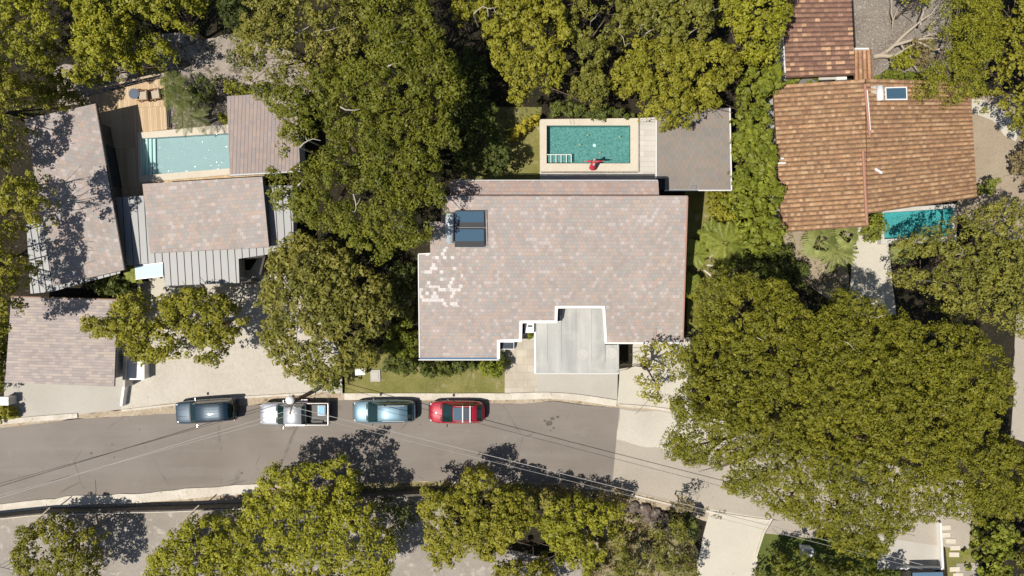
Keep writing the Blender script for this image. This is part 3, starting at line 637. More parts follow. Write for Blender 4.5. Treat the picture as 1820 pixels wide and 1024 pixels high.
MB().prism(_p, .09).build('panel_frame', 'white_metal', s2); MB().prism([p+Vector((0, 0, .01)) for p in inset(_p, .09)], .008).build('panel', 'solar_glass', s2)
MB().tube([P(1564, 153, 4.35), P(1564.5, 179, 4.35)], .25, 16).build('tank', 'white_metal', s2, True)
for y in (156, 176): MB().box(P(1575, y, 4.1), (1.9, .05, .05)).build('rail', 'steel', s2)
MB().box(P(1553, 160, 4.2), (.45, .7, .06)).build('base_plate', 'drive_concrete', s2)
# ------------------------------------------------------------------ pools and decks
def pool(name, label, outer, inner, zt, zw, coping, tile, zfloor=.05):
    r = thing(name, label, 'swimming pool', sum((P(x, y, 0) for x, y in inner), Vector())/4)
    O = [P(x, y, zt) for x, y in outer]; I = [P(x, y, zt) for x, y in inner]; n = 4
    vs = O+I+[Vector((p.x, p.y, 0)) for p in O]+[Vector((p.x, p.y, zt-.12)) for p in I]; fs = []
    for i in range(4):
        j = (i+1) % 4; fs += [(i, n+i, n+j, j), (2*n+i, i, j, 2*n+j), (n+i, 3*n+i, 3*n+j, n+j)]
    MB().add(vs, fs).build('coping', coping, r)
    vs = [Vector((p.x, p.y, zt-.12)) for p in I]+[Vector((p.x, p.y, zfloor)) for p in I]
    MB().add(vs, [(7, 6, 5, 4)]+[(i, 4+i, 4+(i+1) % 4, (i+1) % 4) for i in range(4)]).build('basin', tile, r)
    MB().add([Vector((p.x, p.y, zw)) for p in I], [(3, 2, 1, 0)]).build('water', 'water', r)
    return r, I
p1, I1 = pool('swimming_pool', 'rectangular teal mosaic pool with ladder shaped steps north of the main house', [(959, 212), (1134, 210), (1134, 304), (960, 305)], [(971.5, 223), (1120.5, 223), (1120.5, 290.5), (971.5, 290.5)], .75, .58, 'pool_stone', 'pool_teal')
m = MB()
for x in (979, 988, 997, 1006.5, 1015): a_ = P(x, 275, .5); b_ = P(x, 289.8, .5); m.box(((a_.x+b_.x)/2, (a_.y+b_.y)/2, .62), (.06, abs(a_.y-b_.y), .05))
a_, b_ = P(972, 275, .62), P(1015.6, 275, .62); m.box((a_+b_)/2, (b_.x-a_.x, .06, .056)); m.build('step_edging', 'pool_line', p1)
a_, b_ = P(972.3, 275.5, .4), P(1015, 290, .4); MB().box(((a_.x+b_.x)/2, (a_.y+b_.y)/2+.01, .26), (b_.x-a_.x, a_.y-b_.y-.08, .36)).build('step', 'pool_teal', p1)
p = P(1056.5, 258.5, .1); MB().lathe((p.x, p.y, .052), [(.13, 0), (.13, .03), (0, .03)], 16).build('drain', 'pool_line', p1)
def deck(name, label, pts, z, mat, wob=0):
    o = sheet(name, pts, z, mat, wob, None, thick=z-.002); o['label'] = label; o['category'] = 'deck'; return o
ter = sheet('terrace', [(959.5, 305.4), (1134.3, 304.4), (1134.3, 210), (1166, 208), (1168, 342), (960.5, 342)], .70, 'pale_deck', 0, None, thick=.69)
tag(ter, 'pale stone terrace and slatted deck between the teal pool and the pavilion', 'terrace')
m = MB(); a_, b_ = P(962, 306.8, .74), P(1134, 306, .74); m.box((a_+b_)/2, (b_.x-a_.x, .10, .03)); a_, b_ = P(1136, 212, .74), P(1136, 306, .74); m.box((a_+b_)/2, (.08, a_.y-b_.y, .031)); m.build('overflow_channel', 'grey_gravel', ter, local=True)
dk = deck('wood_deck', 'honey coloured plank deck beside the pale blue pool', [(132, 178), (290, 138), (297, 230), (247, 236), (250, 324), (470, 305), (470, 345), (255, 352), (205, 360), (160, 190)], .45, 'wood_deck')
p2, I2 = pool('swimming_pool', 'pale blue rectangular pool with broad white steps beside the wooden deck', [(244, 236), (420, 220), (424, 309), (248, 325)], [(250, 246), (418, 236), (422, 298), (252, 312)], .60, .5, 'pool_stone', 'pool_pale')
for i, x in enumerate((250.5, 256, 262, 268)):
    a_ = P(x+1, 246.5, .4); b_ = P(x+5.6, 246.1, .4); c_ = P(x+6.6, 311.2, .4); d_ = P(x+2.2, 311.5, .4)
    zt = .44-.08*i
    MB().prism([(q_.x, q_.y, zt) for q_ in (a_, b_, c_, d_)], zt-.06).build('step', 'pool_step', p2)
p3, I3 = pool('swimming_pool', 'bright turquoise pool tucked against the terracotta house', [(1564, 372), (1700, 362), (1700, 430), (1566, 434)], [(1570, 378), (1696, 370), (1690, 420), (1572, 425)], .60, .44, 'render_wall', 'pool_turq')
# deck rail
rl = thing('deck_fence', 'pale weathered wood rail fence along the northern edge of the plank deck', 'fence', P(210, 155, .45))
ra, rb, rc, rd = P(127, 166, 1.45), P(291, 130, 1.45), P(296, 225, 1.40), P(131, 192, 1.45)
for a_, b_ in ((ra, rb), (rb, rc), (ra, rd)):
    wd = .16 if a_ is ra and b_ is rb else .07
    edge_strip(rl, a_, b_, wd, .05, 'wood_light', 'handrail')
    n = max(2, int((b_-a_).length/1.5))
    for i in range(n+1):
        p = a_.lerp(b_, i/n); 
        if a_ is rb and i == 0: continue
        if b_ is rd and i == 0: continue
        MB().box((p.x, p.y, .92), (.07, .07, .95)).build('post', 'wood_light', rl)
    for zz in (.75, 1.05): MB().tube([Vector((a_.x, a_.y, zz)), Vector((b_.x, b_.y, zz))], .012, 5).build('wire', 'steel', rl)
# deck chairs and table
def deck_chair(label, px, py, rz, seatc):
    c = P(px, py, .452); r = thing('lounge_chair', label, 'chair', c, 'wooden armchairs on the plank deck', rz)
    MB().box((0, 0, .36), (.66, .66, .10)).build('seat_cushion', seatc, r, local=True, bevel=.03)
    MB().box((.37, 0, .56), (.10, .64, .52), 0, 0, 0, R(14)).build('backrest', seatc, r, local=True, bevel=.03)
    for s_ in (-1, 1):
        MB().box((.02, s_*.40, .55), (.82, .09, .04)).build('armrest', 'wood_brown', r, local=True)
        for x in (-.34, .34): MB().box((x, s_*.40, .265), (.06, .06, .53)).build('leg', 'wood_brown', r, local=True)
    MB().box((0, 0, .27), (.74, .72, .06)).build('frame', 'wood_brown', r, local=True); return r
deck_chair('beige cushioned wooden armchair next to the round dark table on the deck', 259, 172.5, R(4), 'fabric_beige')
deck_chair('beige cushioned wooden armchair nearest the deck corner rail', 281, 170.5, R(10), 'fabric_beige')
tb = thing('side_table', 'round blue grey table on the plank deck beside the armchairs', 'table', P(243.5, 169.5, .452))
MB().lathe((0, 0, .42), [(.40, 0), (.42, .02), (.42, .05), (.0, .055)], 20).build('table_top', 'pot_blue', tb, local=True)
MB().lathe((0, 0, 0), [(.26, 0), (.22, .2), (.26, .42), (0, .42)], 16).build('base', 'car_trim', tb, local=True)
# ------------------------------------------------------------------ walls, boxes and small street things
rw = thing('retaining_wall', 'long dark rendered wall with a thin pale coping south of the road', 'wall', P(300, 900, 0))
pl = [(-120, 934), (0, 921), (70, 914), (320, 908), (430, 903)]
pl2 = [(430, 903), (520, 893), (640, 885), (745, 880), (800, 882)]
for seg, mat_ in ((pl, 'retaining_wall'), (pl2, 'retaining_wall')):
    for a_, b_ in zip(seg[:-1], seg[1:]):
        A_, B_ = P(*a_, 1.3), P(*b_, 1.3)
        edge_strip(rw, A_, B_, .16, 1.3, mat_, 'wall_panel')
        if seg is pl: edge_strip(rw, A_-Vector((0, .05, 0)), B_-Vector((0, .05, 0)), .06, .05, 'kerb_white', 'coping', .05)
for i, (x, y) in enumerate(((75, 900), (165, 903), (340, 896))):
    pr = thing('wall_brace', ['pale slanting post leaning over the dark wall near its left end', 'pale slanting post leaning over the dark wall above the dusty yard tree', 'short pale post over the dark wall right of the dusty yard'][i], 'post', P(x, y, 0))
    MB().tube([P(x-8, y+22, 1.2), P(x+14, y+2, 1.7)], .045, 6).build('bar', 'dead_wood', pr); MB().tube([P(x-8, y+22, 0), P(x-8, y+22, 1.2)], .04, 6).build('post', 'dead_wood', pr)
gt = thing('white_meter_cabinet', 'small white cabinet at the west end of the front lawn hedge', 'cabinet', P(640, 662, 0))
p = P(640, 661, .8); MB().box((p.x, p.y, .4), (.7, .45, .8), R(4)).build('cabinet_body', 'white_metal', gt, bevel=.01); MB().box((p.x, p.y, .82), (.78, .52, .05), R(4)).build('lid', 'white_paint', gt)
cv = thing('concrete_cover', 'grey concrete utility cover slab on the front lawn next to the white cabinet', 'cover', P(667, 668, 0))
p = P(667, 668, .1); MB().box((p.x, p.y, .06), (.80, .95, .10), R(2)).build('slab', 'drive_concrete', cv); MB().box((p.x, p.y, .125), (.5, .6, .02), R(2)).build('lid', 'render_wall', cv)
# stepping stones
for i, (x, y, r_) in enumerate(((1681, 938, 3), (1680, 951, 2), (1690, 962, -3), (1698, 974, 2), (1696, 986, -1), (1697, 1012, 3), (1703, 1023, 2))):
    p = P(x, y, .06); o = MB().box((0, 0, .03), (.8, .38, .06), 0).build('stepping_stone', 'pool_stone', None, local=True, bevel=.01); o.location = (p.x, p.y, .01); o.rotation_euler.z = R(r_)
    tag(o, ['first stepping stone, northernmost, half under the great tree', 'second stepping stone from the north in the corner lawn', 'third stepping stone from the north, set to the right', 'fourth stepping stone from the north, in the middle of the curve', 'fifth stepping stone from the north, just above the shadow gap', 'sixth stepping stone, first on the paved corner', 'southernmost stepping stone at the bottom edge'][i], 'stepping stone', 'stepping stones in the corner lawn')
pw = thing('parking_wall', 'low white wall edging the concrete parking pad near the stepping stones', 'wall', P(1675, 960, 0))
edge_strip(pw, P(1672, 930, .5), P(1676, 1010, .5), .14, .5, 'white_paint', 'wall_panel'); edge_strip(pw, P(1600, 1011, .5), P(1676, 1011, .5), .14, .5, 'white_paint', 'wall_panel')
pr_ = thing('blue_shed', 'dark blue grey shed roof at the bottom edge below the parking pad', 'shed', P(1640, 1040, 0))
_, tq = roof_part(pr_, [(1622, 1018), (1676, 1017), (1680, 1070), (1620, 1070)], plane(1.6), .12, 'blue_gloss'); MB().prism([Vector((p.x, p.y, 1.47)) for p in inset(tq, .2)], 1.47).build('wall', 'dark_wall', pr_)
wb = thing('water_tank', 'small white square tank in the dark shrubs by the corner lawn', 'tank', P(1438, 983, 0))
p = P(1438, 983, .9); MB().box((p.x, p.y, .45), (.80, .70, .9), R(-4)).build('tank_body', 'white_metal', wb, bevel=.04); MB().lathe((p.x, p.y, .901), [(.18, 0), (.18, .05), (0, .06)], 14).build('cap', 'grey_tank', wb)
# stone garden steps, east of the house: three pale bars
for i, (x, y, a_) in enumerate(((1264.5, 455, 25), (1264.5, 472, -6), (1257, 485, -38))):
    p = P(x, y, .05); o = MB().box((0, 0, .05), (.72, .13, .10)).build('garden_slab', 'pool_stone', None, local=True, bevel=.01); o.location = (p.x, p.y, 0.01); o.rotation_euler.z = R(a_)
    tag(o, ['pale stone bar in the east lawn, northernmost, tilted up to the right', 'pale stone bar in the east lawn lying level between the other two', 'pale stone bar in the east lawn, southernmost, sloping down to the right'][i], 'stone bar', 'pale stone bars in the east lawn')
# railings bottom left
br = thing('stair_railing', 'thin dark metal stair railing in the bottom left corner', 'railing', P(20, 1012, 0))
for a_, b_ in (((-8, 1006), (30, 1015)), ((30, 1015), (42, 1015)), ((30, 1015), (32, 1040))): MB().tube([P(*a_, .95), P(*b_, .95)], .025, 6).build('rail', 'frame_dark', br)
for x, y in ((-4, 1007), (5, 1009), (14, 1011), (23, 1013), (40, 1015)): MB().tube([P(x, y, .95), Vector((P(x, y, .95).x, P(x, y, .95).y, 0))], .018, 6).build('baluster', 'frame_dark', br)
# dark rocks by the verge
rk = []
for i, (x, y, s_) in enumerate(((1128, 902, .9), (1146, 906, 1.1), (1165, 912, .9), (1180, 922, 1.0), (1186, 940, .9), (1178, 955, .7), (1150, 922, .8), (1110, 906, .7), (1168, 930, .8))):
    bm = bmesh.new(); bmesh.ops.create_icosphere(bm, subdivisions=3, radius=s_*.5)
    for v in bm.verts:
        nv = v.co.normalized(); v.co *= 1+.38*mnoise.noise(nv*1.6+Vector((i*3.1, 0, 0)))+.14*mnoise.noise(nv*5+Vector((i, 0, 0))); v.co.z *= .7
    me = bpy.data.meshes.new('boulder'); bm.to_mesh(me); bm.free(); me.materials.append(M['rock']); o = bpy.data.objects.new('boulder', me); COL.objects.link(o)
    o.location = P(x, y, .15); o.rotation_euler.z = i
    tag(o, ['dark boulder at the west end of the rock line', 'largest dark boulder under the verge edge', 'boulder right of the largest in the rock line', 'boulder where the rock line turns south', 'boulder below the turn of the rock line', 'southernmost small boulder of the rock line', 'small boulder tucked south of the largest one', 'small boulder farthest left beside the dry bushes', 'boulder inside the bend of the rock line'][i], 'boulder', 'dark boulders south of the road')
# ---- street lamp pole with cables
pb = P(549.5, 699.5, 0); poleH = 5.0
lp = thing('utility_pole', 'dark wooden utility pole with a white dome lamp leaning over the silver pickup', 'utility pole', pb)
MB().tube([pb, pb+Vector((0, 0, poleH))], [.17, .13], 12).build('pole_shaft', 'pole_wood', lp, True)
t_ = pb+Vector((0, 0, poleH-.15))
MB().box(t_+Vector((.12, -.25, 0)), (.10, 1.1, .10), R(-12)).build('crossarm', 'pole_wood', lp)
a = MB().tube([t_, t_+Vector((-.3, .06, .12)), t_+Vector((-.55, .05, .10))], .035, 8).build('lamp_arm', 'steel', lp)
lc = P(515, 711.5, 5.0); MB().lathe((lc.x, lc.y, 4.88), [(.05, -.14), (.24, -.12), (.33, 0), (.34, .05), (.29, .16), (.17, .24), (.05, .27)], 24).build('lamp_dome', 'lamp_white', lp, True)
for dx, dy in ((.25, -.2), (.1, -.55), (.35, -.6), (-.05, -.75)): MB().tube([t_+Vector((dx, dy, .05)), t_+Vector((dx+.25, dy-.1, .2))], .03, 6).build('insulator', 'white_metal', lp)
def cable(label, a, b, sag, r, name='cable'):
    a, b = Vector(a), Vector(b); pts = [a.lerp(b, i/24)+Vector((0, 0, -sag*4*(i/24)*(1-i/24))) for i in range(25)]
    o = MB().tube(pts, r, 6).build(name, 'cable'); return tag(o, label, 'cable', 'overhead cables')
def topt(dx, dy): return t_+Vector((dx, dy, .12))
cable('thick pale cable running west from the pole, upper of the two over the road', topt(-.1, -.5), P(-330, 985, 5.2), .0, .021)
cable('thinner pale cable running west from the pole, lower of the two', topt(.0, -.85), P(-330, 972, 4.6), .15, .015)
cable('thick pale cable running east from the pole across the road', topt(.3, -.25), P(1640, 1004, 4.6), .25, .024)
cable('thin pale cable running east from the pole, lower one over the verge', topt(.3, -.65), P(1640, 1012, 4.2), .15, .014)
# ------------------------------------------------------------------ vehicles (built facing -X)
def loft(stations, ring):
    """stations: list of dicts; ring(st)-> list of (y,z); returns verts, faces (open ends closed)"""
    vs = []; n = None
    for st in stations:
        rr = ring(st); n = len(rr); vs += [(st[0], y, z) for y, z in rr]
    fs = []
    for i in range(len(stations)-1):
        for k in range(n):
            k2 = (k+1) % n; fs.append((i*n+k, i*n+k2, (i+1)*n+k2, (i+1)*n+k))
    fs.append(tuple(range(n-1, -1, -1))); fs.append(tuple((len(stations)-1)*n+k for k in range(n)))
    return vs, fs
def body_ring(st):
    x, w, zb, zt, cr = st
    half = [(0, zb), (w*.86, zb), (w*.97, zb+.10), (w, zb+(zt-zb)*.5), (w*.985, zt-.14), (w*.93, zt-.04), (w*.80, zt), (w*.4, zt+cr*.8), (0, zt+cr)]
    return half+[(-y, z) for y, z in half[-2:0:-1]]
def cab_ring(st):
    x, wb, wt, zb, zt = st
    h = zt-zb
    half = [(0, zb-.05), (wb, zb-.05), (wb, zb), (wb+(wt-wb)*.5+.02, zb+h*.5), (wt+.02, zt-.07), (wt-.05, zt-.015), (wt*.5, zt+.025), (0, zt+.035)]
    return half+[(-y, z) for y, z in half[-2:0:-1]]
def car(name, label, c, rz, paint, L, Wd, body, cab, wheels, scale=1, rails=None, extra=None, railm='rim'):
    r = thing(name, label, 'car' if name != 'pickup_truck' else 'pickup', c, 'vehicles parked along the kerb', rz)
    def put(mb, nm, mt, smooth=False, parent=None, bevel=0): return mb.build(nm, mt, parent or r, smooth, True, bevel)
    vs, fs = loft(body, body_ring); b = put(MB().add(vs, fs), 'body', paint, True, bevel=.015)
    m_ = b.modifiers.new('sub', 'SUBSURF'); m_.levels = 1; m_.render_levels = 1
    vs, fs = loft(cab, cab_ring); k = put(MB().add(vs, fs), 'cabin', paint, True)
    n = 14
    V = [Vector(v) for v in vs]
    def pane(nm, i0, ks, ins=.06, i1=None, mat_='car_glass', off=.012):
        i1 = i0+1 if i1 is None else i1
        A, B, C2, D = V[i0*n+ks[0]], V[i0*n+ks[1]], V[i1*n+ks[1]], V[i1*n+ks[0]]
        cen = (A+B+C2+D)/4; nr = (B-A).cross(D-A).normalized()
        if nr.dot(cen-Vector((cen.x*.8, 0, .9))) < 0: nr = -nr
        g_ = 8; mm = MB(); pv_ = []
        for a_ in range(g_+1):
            for b_ in range(2):
                u = ins+(1-2*ins)*a_/g_; v = ins+(1-2*ins)*b_
                pv_.append(A.lerp(B, u).lerp(D.lerp(C2, u), v)+nr*off)
        mm.add(pv_, [(2*i, 2*i+1, 2*i+3, 2*i+2) for i in range(g_)]); return put(mm, nm, mat_, True)
    def wind(nm, i0, lo, mat_='car_glass'):
        """glass over the full sloping front or rear face, following the shell"""
        ks = list(range(3, 12)); ks = [3, 4, 5, 6, 7, 8, 9, 10, 11]
        mm = MB(); pv_ = []; i1 = i0+1
        for kk in ks[1:-1]:
            for v in (lo[0], lo[1]):
                p = V[i0*n+kk].lerp(V[i1*n+kk], v); pv_.append(p*1.0+Vector((-.012 if i0 == 0 else .012, 0, .014)))
        m2 = len(ks)-2; mm.add(pv_, [(2*i, 2*i+1, 2*i+3, 2*i+2) for i in range(m2-1)]); return put(mm, nm, mat_, True)
    # windscreen spans station 0->1, rear glass the last pair
    wind('windscreen', 0, (.06, .97)); wind('rear_window', len(cab)-2, (.05, .85))
    for sd in (0, 1):
        for i in range(1, len(cab)-2):
            a_, b_ = (2, 4) if sd == 0 else (12, 10)
            pane('side_window', i, (a_, b_), .07)
    xf, xr, wy, wr = wheels
    for x in (xf, xr):
        for s_ in (-1, 1):
            t = MB(); ring = [(wr*.62, -.10), (wr*.95, -.11), (wr, -.07), (wr, .07), (wr*.95, .11), (wr*.62, .10)]
            vv = [(x+rr_*math.cos(2*math.pi*k_/24), s_*wy+yy, wr+rr_*math.sin(2*math.pi*k_/24)) for rr_, yy in ring for k_ in range(24)]
            ff = [(i*24+k_, i*24+(k_+1) % 24, ((i+1) % 6)*24+(k_+1) % 24, ((i+1) % 6)*24+k_) for i in range(6) for k_ in range(24)]
            w_ = put(t.add(vv, ff), 'wheel', 'tyre')
            m2 = MB(); m2.tube([(x, s_*wy-.08, wr), (x, s_*wy+.08, wr)], wr*.60, 20)
            for q_ in range(5):
                an = 2*math.pi*q_/5; m2.box((x+wr*.3*math.cos(an), s_*(wy+.09), wr+wr*.3*math.sin(an)), (wr*.5, .02, .05), 0, 0, 0, -an)
            put(m2, 'rim', 'rim', parent=w_)
    bx0 = body[0][0]; bw = max(q_[1] for q_ in body)*.92
    for s_ in (-1, 1):
        x0 = body[1][0]; put(MB().box((x0+.16, s_*(bw*.72), body[2][3]-.10), (.20, .26, .10), s_*R(28)), 'headlight', 'headlight', bevel=.03)
        xe = body[-1][0]; put(MB().box((xe-.10, s_*(body[-1][1]*.92), body[-1][3]-.16), (.12, .24, .22)), 'taillight', 'taillight', bevel=.02)
        xm = cab[0][0]+.42; mi_ = put(MB().box((xm, s_*(cab[0][1]+.24), cab[0][3]+.08), (.12, .22, .14)), 'wing_mirror', 'car_trim', bevel=.03)
        put(MB().box((xm+.06, s_*(cab[0][1]+.24), cab[0][3]+.08), (.012, .2, .12)), 'mirror_glass', 'chrome', parent=mi_)
    put(MB().box((bx0-.005, 0, .50), (.05, bw*1.25, .16)), 'grille', 'car_trim', bevel=.01)
    for x_, z_ in ((bx0-.02, .36), (body[-1][0]+.02, .45)): put(MB().box((x_, 0, z_), (.06, bw*1.5, .16)), 'bumper', 'car_trim', bevel=.02)
    xh = cab[0][0]; put(MB().box((xh-.06, 0, cab[0][3]+.035), (.10, cab[0][1]*1.7, .02)), 'cowl', 'car_trim')
    for s_ in (-.3, .3): put(MB().tube([(xh+.02, s_-.25, cab[0][3]+.06), (xh+.1, s_+.3, cab[0][3]+.12)], .012, 5), 'wiper', 'car_trim')
    if rails:
        x0, x1, y_, z_ = rails
        for s_ in (-1, 1): put(MB().tube([(x0, s_*y_, z_-.04), (x0+.12, s_*y_, z_+.03), (x1-.12, s_*y_, z_+.03), (x1, s_*y_, z_-.04)], .016, 6), 'roof_rail', railm)
    if extra: extra(r, put)
    r.scale = (1.05, 1.0, 1.0)
    return r
def car_place(xf_px, xr_px, y_px, L):
    a_, b_ = P(xf_px, y_px[0], 0), P(xr_px, y_px[1], 0); c = (a_+b_)/2; return Vector((c.x, c.y, .026)), math.atan2(b_.y-a_.y, b_.x-a_.x)
# dark blue SUV
c, rz = car_place(323, 424, (731, 724), 4.6)
def suv_extra(r, put):
    for y in (-.45, -.22, 0, .22, .45): put(MB().box((.75, y, 1.805), (2.0, .022, .006)), 'roof_rib', 'car_trim')
    for y in (-.28, .28): put(MB().box((-1.55, y, 1.07), (1.0, .03, .012), R(4 if y > 0 else -4)), 'bonnet_crease', 'car_trim')
    put(MB().box((2.32, .1, .95), (.12, .62, .62)), 'spare_wheel', 'tyre', bevel=.08)
car('parked_car', 'dark navy blue boxy off road car parked leftmost by the gravel yard', c, rz, 'car_navy', 4.6, 1.85,
    [(-2.28, .70, .35, .80, .02), (-2.16, .84, .28, .96, .03), (-1.8, .90, .25, 1.02, .04), (-1.0, .92, .24, 1.06, .05), (.0, .93, .24, 1.06, .02), (1.4, .93, .24, 1.06, .02), (2.15, .90, .26, 1.04, .02), (2.27, .84, .32, .98, .0)],
    [(-1.02, .80, .76, 1.06, 1.10), (-.42, .84, .70, 1.05, 1.74), (.55, .85, .71, 1.05, 1.77), (1.3, .85, .71, 1.05, 1.77), (2.02, .84, .70, 1.05, 1.73), (2.22, .82, .74, 1.04, 1.12)], (-1.42, 1.38, .80, .38), rails=(-.2, 1.9, .66, 1.80), extra=suv_extra, railm='car_trim')
# silver pickup
c, rz = car_place(472, 587, (732, 732), 5.25)
def pk_extra(r, put):
    bed = MB()
    bed.box((1.78, 0, .66), (1.50, 1.46, .04)); put(bed, 'bed_floor', 'bed_liner')
    for s_ in (-1, 1):
        put(MB().box((1.80, s_*.86, .84), (1.62, .045, .44)), 'bed_side', 'car_silver', bevel=.01)
        put(MB().box((1.80, s_*.80, .84), (1.62, .05, .40)), 'bed_inner_side', 'bed_liner')
        put(MB().box((1.72, s_*.62, .76), (.86, .20, .22)), 'wheel_arch', 'bed_liner', bevel=.06)
        put(MB().box((1.80, s_*.86, 1.07), (1.64, .03, .02)), 'bed_rail', 'rim', bevel=.01)
    put(MB().box((2.59, 0, .86), (.05, 1.66, .46)), 'tailgate', 'car_silver', bevel=.015); put(MB().box((2.59, 0, 1.10), (.03, 1.60, .02)), 'tailgate_cap', 'rim')
    put(MB().box((1.02, 0, .88), (.06, 1.46, .42)), 'bed_front', 'car_trim')
    for s_ in (-1, 1):
        put(MB().box((0, s_*.97, .36), (1.7, .16, .05)), 'side_step', 'chrome', bevel=.01)
pk = car('pickup_truck', 'silver crew cab pickup with an open bed parked under the lamp pole', c, rz, 'car_silver', 5.25, 1.85,
    [(-2.66, .50, .42, .80, .02), (-2.58, .74, .38, .90, .03), (-2.42, .86, .32, .98, .04), (-2.0, .90, .30, 1.04, .06), (-1.15, .91, .28, 1.07, .06), (-.3, .92, .28, 1.05, .02), (.6, .92, .28, 1.05, .02), (.94, .92, .28, 1.05, .0), (.99, .90, .28, 1.03, .0)],
    [(-1.22, .80, .76, 1.06, 1.10), (-.55, .83, .68, 1.05, 1.70), (.10, .84, .69, 1.05, 1.74), (.74, .84, .68, 1.05, 1.71), (.98, .82, .70, 1.04, 1.30)], (-1.68, 1.65, .80, .39), extra=pk_extra)
MB().prism([(x+0, y+0, .64) for x, y in [(0, 0)]*0] or [(0, 0, 0), (0.01, 0, 0), (0, .01, 0)], .001) if False else None
ch = MB(); ch.box((1.8, 0, .47), (1.66, 1.30, .30)); ch.box((1.80, 0, .56), (1.62, 1.72, .12)); ch.build('chassis', 'car_trim', pk, local=True)
mrot = Matrix.Rotation(rz, 3, 'Z'); bc = c+mrot @ Vector((2.18, .28, .69))
bl = thing('storage_box', 'light blue lidded box sitting in the open bed of the silver pickup', 'box', bc, None, rz)
MB().box((0, 0, .15), (.60, .80, .30)).build('box_body', 'white_metal', bl, local=True, bevel=.02); MB().box((0, 0, .32), (.50, .70, .05)).build('lid', 'blue_plastic', bl, local=True, bevel=.01)
# pale blue estate SUV
c, rz = car_place(635, 737, (729, 728), 4.7)
car('parked_car', 'metallic pale sky blue estate car parked between the pickup and the red car', c, rz, 'car_sky', 4.7, 1.85,
    [(-2.40, .42, .38, .68, .02), (-2.31, .70, .32, .80, .05), (-2.12, .83, .28, .88, .06), (-1.75, .90, .24, .95, .07), (-1.05, .92, .22, 1.0, .07), (.0, .93, .22, 1.02, .02), (1.4, .92, .22, 1.03, .02), (2.05, .87, .26, 1.02, .02), (2.28, .76, .32, .96, .02), (2.38, .60, .36, .88, .0)],
    [(-1.20, .80, .76, .99, 1.02), (-.32, .80, .64, 1.02, 1.60), (.5, .81, .66, 1.02, 1.68), (1.2, .81, .65, 1.02, 1.66), (1.85, .79, .60, 1.02, 1.58), (2.22, .76, .68, 1.0, 1.10)], (-1.42, 1.40, .80, .36), rails=(-.1, 1.8, .60, 1.70))
# red SUV with glass roof and bars
c, rz = car_place(768, 859, (729.5, 729.5), 4.3)
def red_extra(r, put):
    put(MB().box((.16, 0, 1.635), (.70, .98, .014)), 'sunroof', 'solar_glass', bevel=.005); put(MB().box((.78, 0, 1.645), (.46, .98, .014)), 'sunroof', 'louvre', bevel=.005)
    for x in (.50, 1.05): put(MB().box((x, 0, 1.72), (.09, 1.30, .035)), 'roof_bar', 'white_metal', bevel=.01)
car('parked_car', 'bright red small car with a glass roof and two white roof bars', c, rz, 'car_red', 4.3, 1.85,
    [(-2.14, .34, .38, .64, .02), (-2.06, .62, .32, .76, .05), (-1.90, .79, .28, .85, .07), (-1.55, .88, .24, .93, .08), (-.95, .91, .22, .98, .08), (.0, .91, .22, 1.0, .02), (1.2, .90, .22, 1.02, .02), (1.7, .85, .26, 1.0, .02), (1.98, .72, .32, .94, .02), (2.10, .52, .36, .86, .0)],
    [(-1.12, .78, .74, .97, 1.00), (-.22, .78, .62, 1.0, 1.56), (.45, .79, .64, 1.0, 1.60), (1.0, .79, .63, 1.0, 1.59), (1.5, .76, .56, 1.0, 1.50), (1.95, .72, .62, .98, 1.06)], (-1.30, 1.26, .79, .35), rails=(-.1, 1.35, .60, 1.66), extra=red_extra)
